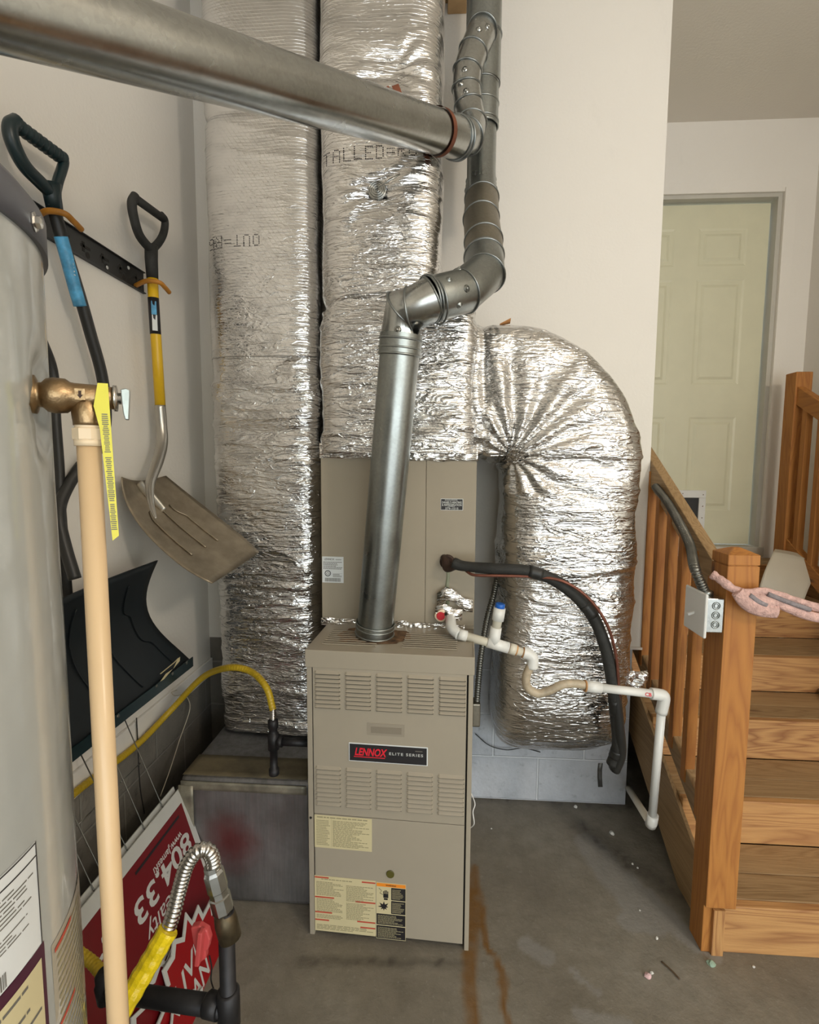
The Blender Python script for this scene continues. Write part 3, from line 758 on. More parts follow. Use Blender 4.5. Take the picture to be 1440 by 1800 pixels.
# ------------------------------------------------------------------ insulated ducts
def duct(name, pts, hw, hd, e, mat, parent=None, step=.006, seg=150, wr=1.0, seed=1, extra=None, ref=(1, 0, 0), scale_fn=None, caps=True):
    """rounded rectangular sleeve swept along a path, puckered like loose foil wrap"""
    path = resample([Vector(p) for p in pts], step); n = len(path); vs = []
    tg = []
    for i in range(n):
        a = path[max(i-1, 0)]; b_ = path[min(i+1, n-1)]; tg.append((b_-a).normalized())
    u = Vector(ref); u = (u-tg[0]*u.dot(tg[0])).normalized(); s = 0
    for i in range(n):
        if i:
            q = tg[i-1].rotation_difference(tg[i]); u = q @ u; u = (u-tg[i]*u.dot(tg[i])).normalized(); s += (path[i]-path[i-1]).length
        v = tg[i].cross(u); k1, k2 = (scale_fn(s) if scale_fn else (1, 1))
        for k in range(seg):
            an = 2*PI*k/seg; c_, s_ = math.cos(an), math.sin(an)
            # spread points evenly along the sides
            x = math.copysign(abs(c_)**(2/e), c_); y = math.copysign(abs(s_)**(2/e), s_)
            nr = (u*(math.copysign(abs(x)**(e-1), x))/hw+v*(math.copysign(abs(y)**(e-1), y))/hd).normalized()
            p = path[i]+u*x*hw*k1+v*y*hd*k2
            q1 = Vector((x*hw, y*hd, s))
            f = .012*noise.noise(Vector((x*hw*4+seed, y*hd*4, s*7)))
            pt_ = .5+.9*noise.noise(Vector((x*hw*3+seed, y*hd*3+9, s*3)))
            f += .0085*pt_*(max(0, 1-abs(noise.noise(Vector((x*hw*3.2+seed, y*hd*3.2+3, s*13))))*5)-.3)
            f += .0026*pt_*(max(0, 1-abs(noise.noise(Vector((x*hw*7, y*hd*7+seed, s*30))))*5)-.3)
            f += .0004*noise.noise(Vector((x*hw*30, y*hd*30+seed, s*70)))
            f *= wr
            if extra: f += extra(p, s, x, y)
            vs.append(p+nr*f)
    mb = MB(); fs = [(i*seg+k, i*seg+(k+1) % seg, (i+1)*seg+(k+1) % seg, (i+1)*seg+k) for i in range(n-1) for k in range(seg)]
    mb.add(vs, fs, True)
    if caps: mb.f += [list(range(seg))[::-1], [(n-1)*seg+k for k in range(seg)]]; mb.m += [0, 0]; mb.sm += [False, False]
    return mb.build(name, mat, parent)
def quiet_above(z0, z1):
    return lambda z: max(0.0, min(1.0, (z1-z)/(z1-z0)))
# left riser: from the return box up through the ceiling
def seam_pull(zs, amp=.010, wd=.016):
    def f(p, s, x, y): return -sum(amp*math.exp(-((p.z-z+.012*noise.noise((p.x*7, 1, z)))/wd)**2) for z in zs)
    return f
lx = (-.874-.440)/2
sp_l = seam_pull((1.62, 2.72), .008)
def wl(p, s, x, y):
    # the upper part is stretched smoother than the lower
    k = max(0, min(1, (p.z-1.9)/.6))
    return sp_l(p, s, x, y)
ld = thing('return_duct', 'left foil-wrapped vertical duct running from ceiling down to the low return box', 'duct', (lx, 2.02, .45))
def duct2(*a, **k): return duct(*a, **k)
duct('foil_sleeve', [(lx, 2.025, .455), (lx, 2.025, 1.9)], .216, .166, 4.5, M['foil_left'], ld, seed=2, extra=wl, wr=1.0)
duct('upper_sleeve', [(lx, 2.020, 1.885), (lx, 2.022, ZC)], .217, .169, 4.5, M['foil_left'], ld, seed=12, extra=wl, wr=.35)
# middle riser over the plenum
mx = -.212
def pin(p, s, x, y):
    d_ = math.hypot(p.x+.215, p.z-2.36); an = math.atan2(p.z-2.36, p.x+.215)
    d2 = math.hypot(p.x+.16, p.z-2.72); a2 = math.atan2(p.z-2.72, p.x+.16); f = 0
    if y*1 < 0 or True:
        f -= .026*math.exp(-(d_/.055)**2); f += .007*math.exp(-(d_/.14)**2)*math.cos(an*11+2)*min(1, d_/.03)
        f -= .018*math.exp(-(d2/.05)**2); f += .006*math.exp(-(d2/.13)**2)*math.cos(a2*10)*min(1, d2/.03)
    return f-.010*math.exp(-((p.z-2.02)/.02)**2)
sd = thing('supply_duct', 'middle foil-wrapped supply duct standing on the furnace coil cabinet, turning right to a drop', 'duct', (-.15, 1.9, FH+CH))
duct('riser_sleeve', [(mx, 1.875, 1.96), (mx, 1.88, ZC)], .202, .190, 4.5, M['foil_mid'], sd, seed=5, extra=pin, wr=.6)
duct('plenum_wrap', [(-.150, 1.885, 1.535), (-.150, 1.885, 2.0)], .264, .207, 7, M['foil_mid'], sd, seed=8, extra=lambda p, s, x, y: -.008*math.exp(-((p.z-1.985)/.02)**2), wr=1.0)
R_, cxx = .245, .20
ep = [Vector((.085, 1.93, 1.745)), Vector((.14, 1.93, 1.745))]
for k in range(0, 13):
    an = PI/2-(PI/2)*k/12; ep.append(Vector((.20+.25*math.cos(an), 1.93, 1.495+.25*math.sin(an))))
ep.append(Vector((.45, 1.945, .79)))
for k in range(1, 13):
    an = (PI/2)*k/12; ep.append(Vector((.45, 2.165-.22*math.cos(an), .765-.22*math.sin(an))))
ep.append(Vector((.45, 2.30, .545)))
def fan(p, s, x, y):
    # creases fan out from the inside corner of the elbow
    d_ = math.hypot(p.x-.235, p.z-1.53); an = math.atan2(p.z-1.53, p.x-.235)
    f = .009*math.exp(-((d_-.2)/.16)**2)*math.sin(an*15+2*noise.noise((p.x*6, p.z*6, 2)))*(1 if p.z > 1.40 else 0)
    return f-.012*math.exp(-((p.x-.135)/.016)**2)*(1 if p.z > 1.5 else 0)
duct('elbow_sleeve', ep, .232, .215, 4.5, M['foil'], sd, seed=21, extra=fan, wr=1.25, ref=(0, 0, 1))
MB().sheet([[at(1093+9*i, 1180+8*j+3*math.sin(i*2+j), Y=1.80)+Vector((0, .012*math.sin(i*1.9+j*1.3), 0)) for i in range(6)] for j in range(5)], (0, .002, 0)).build('torn_foil_flap', M['tape'], sd)
# insulation washer with a bent pin
ty = 1.684
mb = MB()
for r_ in (.006, .013, .020, .026): mb.ring((-.215, ty+.004, 2.36), (0, 1, 0), r_, .0022)
mb.lathe((-.215, ty+.008, 2.36), (0, -1, 0), [(0, .03), (.003, .028)], 24)
mb.tube([(-.215, ty+.0, 2.36), (-.205, ty-.014, 2.362), (-.14, ty-.02, 2.392)], .0028, 8)
mb.build('pin_washer', M['galv_bright'], sd)
rp = MB().sheet([[(.19+.012*i, 1.80+.01*j, 1.974+.018*(i/3)*(1-.3*j)) for i in range(4)] for j in range(3)], (0, 0, .003)); rp.build('torn_brown_flap', plain('kraft brown', (.42, .19, .06), .8), sd)

# dotted print on the wrap
DOT = {'I': '0111000100001000010000100001000111', 'T': '11111001000010000100001000010000100', 'A': '01110100011000111111100011000110001', 'L': '10000100001000010000100001000011111',
       'E': '11111100001000011110100001000011111', 'D': '11110100011000110001100011000111110', 'R': '11110100011000111110101001001010001', '8': '01110100011000101110100011000101110',
       '6': '01110100001000011110100011000101110', 'O': '01110100011000110001100011000101110', 'U': '10001100011000110001100011000101110', '=': '00000000001111100000111110000000000', 'Y': '10001100010101000100001000010000100', '.': '00000000000000000000000000011000110'}
def dotted(s, duct_obj, x0, z0, cell, adv, parent, flip=False, r=.0024, droop=0):
    dg = bpy.context.evaluated_depsgraph_get(); bv = BVHTree.FromPolygons([duct_obj.matrix_world @ v.co if False else Vector(v.co)+Vector(parent['_w']) for v in duct_obj.data.vertices], [p.vertices[:] for p in duct_obj.data.polygons])
    mb = MB()
    for i, ch in enumerate(s):
        g = DOT.get(ch)
        if not g: continue
        for k, bit in enumerate(g[:35]):
            if bit != '1': continue
            c_, r_ = k % 5, k//5
            dx = i*adv+c_*cell; dz = (6-r_)*cell*1.15
            if flip: x, z = x0-dx, z0-dz
            else: x, z = x0+dx, z0+dz
            z += droop*i
            h = bv.ray_cast(Vector((x, 1.0, z)), Vector((0, 1, 0)), 2)
            if h[0] is not None: mb.lathe(h[0]+Vector((0, .0004, 0)), (0, -1, 0), [(0, r), (.0012, r*.8)], 6)
    return mb.build('dotted_print', M['blackpaint'], parent)
ris = [o for o in sd.children if o.name.startswith('riser_sleeve')][0]
dotted('TALLED=R8.', ris, -.390, 2.448, .0052, .0345, sd, droop=.0022)
usl = [o for o in ld.children if o.name.startswith('upper_sleeve')][0]
dotted('OUT=R6', usl, -.655, 2.305, .0052, .0345, ld, flip=True, droop=-.001)

# ------------------------------------------------------------------ low return box
rb = thing('return_box', 'low duct box of dull taped foil board on the floor left of the furnace', 'duct', (-.65, 1.85, 0))
bx = MB().box(-.872, -.425, 1.585, 2.19, 0, .445)
bo = bx.build('box_body', M['foil_matte'], rb, bevel=.018, bseg=3)
MB().sheet([[(-.874+.05*i/4, 1.580-.002*abs(math.sin(i*2+j)), .02+.40*j/8) for i in range(5)] for j in range(9)], (0, .003, 0)).sheet([[(-.866+.43*i/20, 1.580-.003*abs(noise.noise((i, j, 3))), .405+.03*j/3) for i in range(21)] for j in range(4)], (0, .003, 0)).build('edge_tape', plain('dull tape', (.30, .28, .22), .5, .5, namp=.35, nscale=18), rb)
tm = MB(); tm.sheet([[(-.868+.43*i/20, 1.60+.12*j/5, .447+.003*abs(noise.noise((i*.5, j, 3)))) for i in range(21)] for j in range(6)], (0, 0, -.002)); tm.build('brown_smear', plain('brown mastic', (.13, .105, .06), .65, namp=.4, nscale=12), rb)

# ------------------------------------------------------------------ flue pipes
def elbow_run(mb_main, bead, pts, r, rb=None):
    """straight gores between joints, with a crimped bead at every joint"""
    mb_main.tube(pts, r, 40, smooth=True, caps=False)
    P = [Vector(p) for p in pts]
    for i in range(len(P)):
        a = P[max(i-1, 0)]; b_ = P[min(i+1, len(P)-1)]
        t = ((P[i]-a).normalized()+(b_-P[i]).normalized()) if 0 < i < len(P)-1 else (b_-a)
        rr_ = r[i] if hasattr(r, '__len__') else r
        bead.ring(P[i], t, rr_+.0005, .0032, 40)
def dimples(mb, a, b_, r, angs, ref=(0, 0, 1)):
    a, b_ = Vector(a), Vector(b_); d = (b_-a).normalized()
    u = Vector((0, -1, 0)); u = (u-d*u.dot(d)).normalized(); v = d.cross(u)
    for t, an in angs:
        q = u*math.cos(an)+v*math.sin(an); c_ = a.lerp(b_, t)+q*(r-.002)
        mb.lathe(c_, q, [(0, .011), (.003, .008), (.0045, .004), (.007, .004), (.008, .001)], 14)
f0, f1 = Vector((-.215, 1.622, FH)), Vector((-.127, 1.525, 1.83))
fp = thing('furnace_flue', 'galvanised flue pipe rising from the furnace top and turning right to the wall', 'flue pipe', f0)
R1 = .0585
d01 = (f1-f0).normalized()
MB().tube([f0+d01*.004, f1], R1, 48, caps=False).build('pipe_section', M['galv'], fp)
cm = MB(); cm.tube([f0, f0+d01*.05], R1+.004, 48, caps=False)
for t in (.012, .034, .047): cm.ring(f0+d01*t, d01, R1+.004, .003, 40)
cm.build('base_collar', M['galv'], fp)
cm = MB(); top = f1+d01*.03
cm.tube([f1-d01*.012, f1+d01*.045], R1+.0035, 48, caps=False)
cm.ring(f1-d01*.012, d01, R1+.0035, .0035, 40); cm.ring(f1+d01*.006, d01, R1+.0035, .003, 40); cm.build('coupling', M['galv'], fp)
e1 = [f1+d01*.03, f1+d01*.115, at(722, 545, Y=1.50), at(760, 526, Y=1.51)]
el = MB(); be = MB(); elbow_run(el, be, e1, .0615); e1[0], e1[-1]
e2 = [at(760, 526, Y=1.51), at(815, 512, Y=1.555), at(852, 482, Y=1.63), at(851, 452, Y=1.69), at(850, 425, Y=1.74), at(846, 385, Y=1.83), at(847, 350, Y=1.90)]
elo = el.build('lower_elbow', M['galv_bright'], fp); be.build('seam_rings', M['bead'], elo)
el = MB(); be = MB(); elbow_run(el, be, e2[:4], [.0625, .0625, .0625, .0615]); dimples(el, e2[0], e2[1], .0625, [(.35, -.35), (.75, .25), (.9, -1.0), (.5, .9)])
elo = el.build('middle_elbow', M['galv'], fp); be.build('seam_rings', M['bead'], elo)
el = MB(); be = MB(); elbow_run(el, be, e2[3:], [.0612, .0605, .0595, .058])
elo = el.build('upper_elbow', M['galv_dark'], fp); be.build('seam_rings', M['bead'], elo)
be = MB(); be.ring(e2[0]+Vector((-.008, 0, 0)), e2[1]-e2[0], .064, .0035, 40); be.ring(e2[0]+Vector((.010, 0.003, -.004)), e2[1]-e2[0], .064, .003, 40); be.build('joint_band', M['bead'], fp)
sc_ = MB(); dimples(sc_, f1, f1+d01*.1, R1+.002, [(.5, -.1)]); sc_.build('screw', M['galv_bright'], fp)
# common vertical flue
vx, vy = .128, 1.96
vf = thing('vertical_flue', 'vertical galvanised flue standing on the upper elbow and running up to the ceiling', 'flue pipe', (vx, vy, 2.36))
pz = e2[-1]
MB().tube([pz-Vector((0, .004, .02)), (vx, vy, pz.z+.12), (vx, vy, 2.92)], .0515, 48, caps=False).build('lower_pipe', M['galv'], vf)
cl = MB(); cl.tube([(vx, vy, 2.70), (vx, vy, 2.845)], .0565, 48, caps=False)
for z in (2.70, 2.715, 2.775, 2.84, 2.52, 2.505): cl.ring((vx, vy, z), (0, 0, 1), .0565 if z > 2.6 else .0525, .0032, 40)
cl.build('coupling', M['galv'], vf); cl = MB(); cl.tube([(vx, vy, pz.z+.02), (vx, vy, pz.z+.06)], .056, 40, caps=False)
for z in (pz.z+.02, pz.z+.06): cl.ring((vx, vy, z), (0, 0, 1), .056, .0035, 40)
cl.build('coupling', M['galv'], vf)
MB().tube([(vx, vy, 2.84), (vx, vy, ZC)], .0615, 48, caps=False).build('upper_pipe', M['galv'], vf)
MB().ring((vx, vy, 3.00), (0, 0, 1), .062, .0035, 40).build('seam_rings', M['bead'], vf)
# sloping water-heater flue
TOP_Z = 1.772
h1 = at(806, 243, Y=1.77); h0 = at(222, 69, Y=.878); h0 = h1+(h0-h1)*((h1.y-.62)/(h1.y-h0.y))
hd_ = (h1-h0).normalized(); RH = .0595
hf = thing('water_heater_flue', 'long sloping galvanised flue crossing the upper left, joining the vertical flue', 'flue pipe', h1)
MB().tube([h0, h1], RH, 56, caps=False).build('pipe_section', M['galv_bright'], hf)
MB().tube([h0+hd_*.02, (-.66, .50, h0.z-.05), (-.62, .40, h0.z-.12), (-.62, .383, TOP_Z)], RH, 32, caps=False).build('drop_pipe', M['galv'], hf)
cm = MB()
for t in (.0, .018): cm.ring(h1-hd_*t, hd_, RH+.002, .003, 40)
cm.build('seam_rings', M['bead'], hf)
ee = [h1-hd_*.005, at(822, 240, Y=1.80), at(829, 218, Y=1.85), at(824, 185, Y=1.86), at(820, 155, Y=1.86), at(822, 125, Y=1.86), at(832, 92, Y=1.88), at(848, 55, Y=1.90)]
ee.append(Vector((vx, vy, ee[-1].z+.05)))
el = MB(); be = MB(); elbow_run(el, be, ee, [.058, .054, .050, .0475, .0475, .0475, .0485, .050, .050])
dimples(el, ee[3], ee[4], .0475, [(.3, -.2), (.8, -.5)]); dimples(el, ee[4], ee[5], .0475, [(.5, -.2)]); dimples(el, ee[6], ee[7], .049, [(.4, .0), (.7, .5)])
elo = el.build('offset_elbows', M['galv_bright'], hf); be.build('seam_rings', M['bead'], elo)
# rusty perforated hanger strap
c_ = h0.lerp(h1, .93); tpt = at(766, 232, Y=1.66)
c_ = min((h0+(h1-h0)*(k/200) for k in range(60, 200)), key=lambda p: abs(to_px(p)[0]-770))
hs = thing('hanger_strap', 'rusty perforated metal strap looped round the sloping flue near its end', 'strap', c_)
def band(c, d, R, w, th, a0, a1, n=40, ref=(0, 0, 1)):
    d = Vector(d).normalized(); u = Vector(ref); u = (u-d*u.dot(d)).normalized(); v = d.cross(u)
    return [[c+(u*math.cos(a0+(a1-a0)*i/n)+v*math.sin(a0+(a1-a0)*i/n))*R+d*w*k for k in (-.5, .5)] for i in range(n+1)]
mb = MB(); rows = band(c_, hd_, RH+.003, .020, 0, .12, 2*PI-.12)
mb.grid(rows); mb.grid(band(c_, hd_, RH+.0045, .020, 0, .12, 2*PI-.12))
mb.build('strap_loop', M['rust'], hs)
topc = c_+Vector((0, 0, 1))*(RH+.002)
def ribbon(pts, w, th=.0015, side=None):
    mb = MB(); P = [Vector(p) for p in pts]
    for a, b_ in zip(P, P[1:]): mb.beam(a-(b_-a)*.03, b_+(b_-a)*.03, w, th, side or (0, 0, 1))
    return mb
ribbon([topc, at(742, 188, Y=1.62), at(722, 181, Y=1.57), at(703, 171, Y=1.55), at(695, 150, Y=1.55)], .02, side=(0, -1, .3)).build('strap_tail', M['rust'], hs)
ribbon([at(688, 172, Y=1.58), at(678, 154, Y=1.58)], .02, side=(0, -1, .3)).build('strap_tail', M['rust'], hs)
MB().lathe(at(752, 192, Y=1.64), (-.3, -.5, .8), [(-.006, .006), (.004, .006), (.006, .004)], 10).build('strap_bolt', M['gap'], hs)

# ------------------------------------------------------------------ condensate drain
c1 = at(785, 1098, Y=1.70)
pv = thing('condensate_drain', 'white PVC condensate drain with a trap running right from the coil cabinet and down', 'drain pipe', at(1145, 1460, Y=1.72))
A0 = Vector((.035, 1.735, .985)); A1 = at(797, 1112, Y=1.60); T0 = at(868, 1131, Y=1.60); E1 = at(930, 1150, Y=1.60); E2 = at(925, 1185, Y=1.60)
rp_ = .0135
mb = MB(); mb.tube(spline([A0, A0+Vector((.0, -.08, -.004)), A1+Vector((-.002, .02, .006)), A1+Vector((.02, -.003, -.006))], 8), rp_+.004, 20)
mb.tube([A1+Vector((.016, -.001, -.004)), A1.lerp(T0, .33)], rp_+.004, 20); mb.build('elbow', M['pvc_white'], pv)
MB().tube([A1.lerp(T0, .2), E1-(E1-T0)*.1], rp_, 20).build('pipe', M['pvc'], pv)
tee = MB(); tee.tube([T0.lerp(A1, .16), T0.lerp(E1, .42)], rp_+.0045, 20); up_ = at(875, 1085, Y=1.60)
tee.tube([T0, T0.lerp(up_, .62)], rp_+.0045, 20); tee.build('tee', M['pvc_white'], pv)
udir = (at(879, 1062, Y=1.60)-T0).normalized(); ut = at(879, 1066, Y=1.60)
MB().tube([T0.lerp(ut, .4), ut], rp_+.001, 20).build('vent_riser', M['pvc'], pv)
MB().tube([ut-udir*.045, ut-udir*.004], rp_+.0055, 20).build('riser_cap', M['pvc_white'], pv)
MB().lathe(ut-udir*.008, udir, [(0, .0155), (.016, .0155), (.018, .013)], 16).build('blue_plug', M['blue'], pv)
mb = MB(); mb.tube([T0.lerp(E1, .44), T0.lerp(E1, .62)], rp_+.004, 20); mb.build('coupling', M['pvc'], pv)
pr = MB()
for t in (.46, .64, .84): pr.ring(T0.lerp(E1, t), E1-T0, rp_+.001, .003, 20)
pr.build('primer_rings', M['primer'], pv)
mb = MB(); mb.tube(spline([E1-(E1-T0)*.16, E1-(E1-T0)*.03, E1+Vector((.012, 0, -.012)), E1+Vector((.012, 0, -.045))], 6), rp_+.0045, 20); mb.build('elbow', M['pvc_white'], pv)
q = [E1+Vector((.010, 0, -.03)), at(925, 1190, Y=1.60), at(928, 1208, Y=1.60), at(945, 1219, Y=1.60), at(965, 1214, Y=1.60), at(990, 1203, Y=1.60), at(1015, 1202, Y=1.60), at(1035, 1207, Y=1.60)]
MB().tube(spline(q, 10), rp_, 20).build('trap_bend', M['pvc_stain'], pv)
H0, H1 = at(1030, 1206, Y=1.60), at(1160, 1221, Y=1.62)
MB().tube([H0, H0.lerp(H1, .2)], rp_+.0045, 20).build('coupling', M['pvc_white'], pv)
MB().ring(H0+Vector((-.002, 0, 0)), H1-H0, rp_+.002, .0035, 20).build('primer_rings', M['primer'], pv)
ho_ = MB().tube([H0.lerp(H1, .15), H1], rp_, 20).build('pipe', M['pvc_white'], pv)
V1 = at(1146, 1445, Y=1.72); V0 = H1+Vector((.012, .012, -.02))
mb = MB(); mb.tube(spline([H1-(H1-H0)*.12, H1+Vector((-.002, 0, 0)), H1+Vector((.015, .003, -.01)), H1.lerp(V1, .13)+Vector((.008, 0, 0))], 6), rp_+.005, 20); mb.build('elbow', M['pvc_white'], pv)
MB().tube([H1.lerp(V1, .08)+Vector((.009, .0, 0)), V1], rp_, 20).build('drop_pipe', M['pvc_white'], pv)
mb = MB(); mb.tube([V1+Vector((.001, -.004, .03)), V1, V1+Vector((0, .008, -.016))], rp_+.005, 20); mb.build('bottom_elbow', M['pvc_white'], pv)
MB().tube([V1+Vector((0, .006, -.012)), at(1098, 1375, Y=2.32)], rp_, 20).build('floor_run', M['pvc'], pv)
text('CB', .012, M['badge_red'], H0.lerp(H1, .78)+Vector((0, -rp_-.0008, -.004)), (H1-H0), (0, 0, 1), pv, bold=.01)

# ------------------------------------------------------------------ refrigerant line set
rl = thing('refrigerant_line', 'black insulated refrigerant line curving from the coil cabinet down over the elbow duct', 'pipe', at(1080, 1345, Y=1.70))
P0 = at(783, 984, Y=1.715)
MB().tube(spline([P0+Vector((-.006, .02, .006)), P0+Vector((.0, -.02, .002)), P0+Vector((.006, -.045, -.02)), at(803, 993, Y=1.64)], 8), .013, 16).build('sweated_elbow', M['copper_dark'], rl)
q = [at(797, 989, Y=1.645), at(815, 995, Y=1.635), at(870, 1000, Y=1.60), at(930, 1004, Y=1.59), at(985, 1026, Y=1.59), at(1035, 1072, Y=1.60), at(1062, 1130, Y=1.61), at(1076, 1195, Y=1.63), at(1083, 1260, Y=1.655), at(1086, 1310, Y=1.68), at(1076, 1342, Y=1.70)]
S = spline(q, 10); n_ = len(S)
rs = [.0165+.0022*noise.noise((i*.13, 2, 3)) + (.001 if i < n_*.3 else .0025) for i in range(n_)]
MB().tube(S, rs, 18).build('foam_sleeve', M['rubber'], rl)
for k in (.30, .48, .75, .92):
    i = int(n_*k); MB().tube(S[i:i+5], .0205, 18).build('tape_band', M['black'], rl)
MB().tube(spline([at(1078, 1195, Y=1.64), at(1086, 1270, Y=1.66), at(1090, 1320, Y=1.69), at(1080, 1350, Y=1.71)], 8), .024, 16, flat=(.8, 1.1)).build('wrapped_end', M['black'], rl)
mb = MB(); mb.sheet([[at(1052+8*j, 1342+14*i, Y=1.70)+Vector((.0, .01*math.sin(i), 0)) for j in range(2)] for i in range(4)], (0, .002, 0)); mb.build('tape_tail', M['black'], rl)
q = [at(820, 1004, Y=1.63), at(835, 1011, Y=1.60), at(880, 1012, Y=1.585), at(940, 1014, Y=1.58), at(990, 1022, Y=1.565), at(1035, 1052, Y=1.565), at(1068, 1100, Y=1.575), at(1084, 1160, Y=1.60), at(1089, 1230, Y=1.63), at(1097, 1300, Y=1.66), at(1093, 1340, Y=1.69), at(1078, 1355, Y=1.715)]
MB().tube(spline(q, 10), .0048, 10).build('liquid_line', M['copper'], rl)

# ------------------------------------------------------------------ conduit behind the furnace, with a box on its side
ck = thing('furnace_conduit', 'grey flexible conduit dropping between the coil cabinet and the elbow duct', 'conduit', at(841, 1270, Y=1.9))
mb = MB(); corrugated(mb, [at(882, 950, Y=2.1), at(877, 1000, Y=1.98), at(868, 1045, Y=1.90), at(856, 1090, Y=1.86), at(846, 1150, Y=1.84), at(841, 1200, Y=1.84), at(838, 1240, Y=1.84)], .0105, .009, .0016, 14); mb.build('conduit_hose', M['conduit'], ck)
MB().obox((.135, 1.84, .585), (.016, 0, 0), (0, .03, 0), (0, 0, .045)).build('conduit_box', M['galv_dark'], ck, bevel=.006)
tag(MB().tube(spline([at(836, 1290, Y=2.19), at(860, 1310, Y=2.185), at(890, 1318, Y=2.18), at(920, 1315, Y=2.17), at(950, 1322, Y=2.19)], 8), .0022, 6).build('loose_cable', M['black']), 'thin black cable sagging along the white block wall', 'cable')

# ------------------------------------------------------------------ gas tubing to the furnace
gt = thing('yellow_gas_tubing', 'yellow jacketed gas tubing along the left wall, arching down beside the furnace', 'gas line', at(480, 1350, Y=1.56))
g = [at(180, 1712, Y=.86), at(160, 1690, Y=.885), at(120, 1660, Y=.90), at(60, 1600, Y=.92), Vector((-.96, .98, .60)), Vector((-1.018, 1.12, .570)), at(130, 1395, X=-1.02), at(240, 1310, X=-1.02), at(300, 1249, X=-.985), at(355, 1192, X=-.86), at(400, 1174, X=-.72), at(440, 1180, X=-.63), at(468, 1208, Y=1.555), at(480, 1248, Y=1.54)]
mb = MB(); corrugated(mb, g, .0108, .010, .0006, 18); mb.build('tubing_jacket', M['csst'], gt)
mb = MB(); corrugated(mb, [at(480, 1243, Y=1.54), at(480, 1270, Y=1.54)], .0088, .006, .0018, 16); mb.build('bare_tubing', M['steel'], gt)
mb = MB(); a_ = at(480, 1264, Y=1.54); zt = a_.z
mb.lathe((a_.x, 1.54, zt), (0, 0, -1), [(0, .012), (.004, .0165), (.028, .0165), (.032, .013), (.045, .013), (.047, .0175), (.10, .0175), (.102, .012), (.165, .012), (.167, .0165), (.185, .0165), (.188, .014)], 16)
mb.build('iron_tee_and_drip_leg', M['iron'], gt)
zb = zt-.075
MB().tube([(a_.x, 1.54, zb), (-.405, 1.54, zb)], .0125, 16).lathe((a_.x+.012, 1.54, zb), (1, 0, 0), [(0, .017), (.018, .017)], 16).build('branch_pipe', M['iron'], gt)

# ------------------------------------------------------------------ water heater
TC, TR, TZ = Vector((-.62, .383, 0)), .25, 1.722
wh = thing('water_heater', 'grey enamelled water heater tank filling the left edge', 'water heater', TC)
seg = 128; prof = [(.03, TR), (TZ, TR)]
vs = []; nz = 90
mb = MB(); rows = []
for j in range(nz+1):
    z = .04+(TZ-.04)*j/nz; row = []
    for k in range(seg):
        an = 2*PI*k/seg; r_ = TR+.0016*noise.noise((math.cos(an)*2.5, math.sin(an)*2.5, z*3))
        # pressed dimple round the relief valve
        da = (an-math.radians(27)); da = (da+PI) % (2*PI)-PI; dd = math.hypot(da*TR/.034, (z-1.555)/.052)
        r_ -= .012*max(0, 1-dd**4)**.8
        row.append((TC.x+r_*math.cos(an), TC.y+r_*math.sin(an), z))
    rows.append(row)
mb.grid(rows, closed=True); mb.lathe((TC.x, TC.y, 0), (0, 0, 1), [(0, TR-.01), (.045, TR-.01)], 64)
mb.build('jacket', M['tank'], wh)
cp = MB().lathe((TC.x, TC.y, TZ-.012), (0, 0, 1), [(0, TR+.0045), (.034, TR+.0045), (.045, TR-.004), (.05, TR-.03), (.052, .05), (.052, .001)], 128)
cpo = cp.build('top_rim', M['cap'], wh)
an = math.radians(39.5); q = Vector((math.cos(an), math.sin(an), 0)); b0 = TC+q*(TR+.004)+Vector((0, 0, TZ+.002))
an2 = math.radians(22); q2 = Vector((math.cos(an2), math.sin(an2), 0)); b2 = TC+q2*(TR+.004)+Vector((0, 0, TZ+.002))
MB().lathe(b2, q2, [(0, .009), (.002, .0095), (.003, .006), (.007, .006), (.008, .003)], 6, smooth=False).build('rim_screw', M['steel'], cpo)
def tank_pt(a_deg, z, off=.0008):
    a = math.radians(a_deg); return Vector((TC.x+(TR+off)*math.cos(a), TC.y+(TR+off)*math.sin(a), z))
def tank_patch(a0, a1, z0, z1, off, th=.0006, na=20, nz=2):
    return MB().sheet([[tank_pt(a0+(a1-a0)*i/na, z0+(z1-z0)*j/nz, off) for i in range(na+1)] for j in range(nz+1)], (0, 0, 0))
def tank_label(name, a0, a1, z0, z1, mat, off, parent):
    mb = MB(); rows = [[tank_pt(a0+(a1-a0)*i/24, z0+(z1-z0)*j/2, off) for i in range(25)] for j in range(3)]
    rows2 = [[tank_pt(a0+(a1-a0)*i/24, z0+(z1-z0)*j/2, off-.0008) for i in range(25)] for j in range(3)]
    mb.grid(rows); mb.grid(rows2); return mb.build(name, mat, parent)
def tank_rows(a0, a1, z0, z1, n, mat, off, parent, seed, name='small_print', lo=.4, fill=.45, gap=True):
    mb = MB(); r_ = random.Random(seed)
    for i in range(n):
        z = z1-(i+.5)*(z1-z0)/n; h = (z1-z0)/n*fill; end = a0+(a1-a0)*r_.uniform(lo, 1); a = a0
        while a < end:
            l = r_.uniform(.05, .16)*(a1-a0); l = min(l, end-a)
            if l <= .05: break
            m_ = 3; rows = [[tank_pt(a+l*k/m_, z+s*h/2, off) for k in range(m_+1)] for s in (-1, 1)]
            mb.grid(rows); a += l+(.35 if gap else 0)
    return mb.build(name, mat, parent)
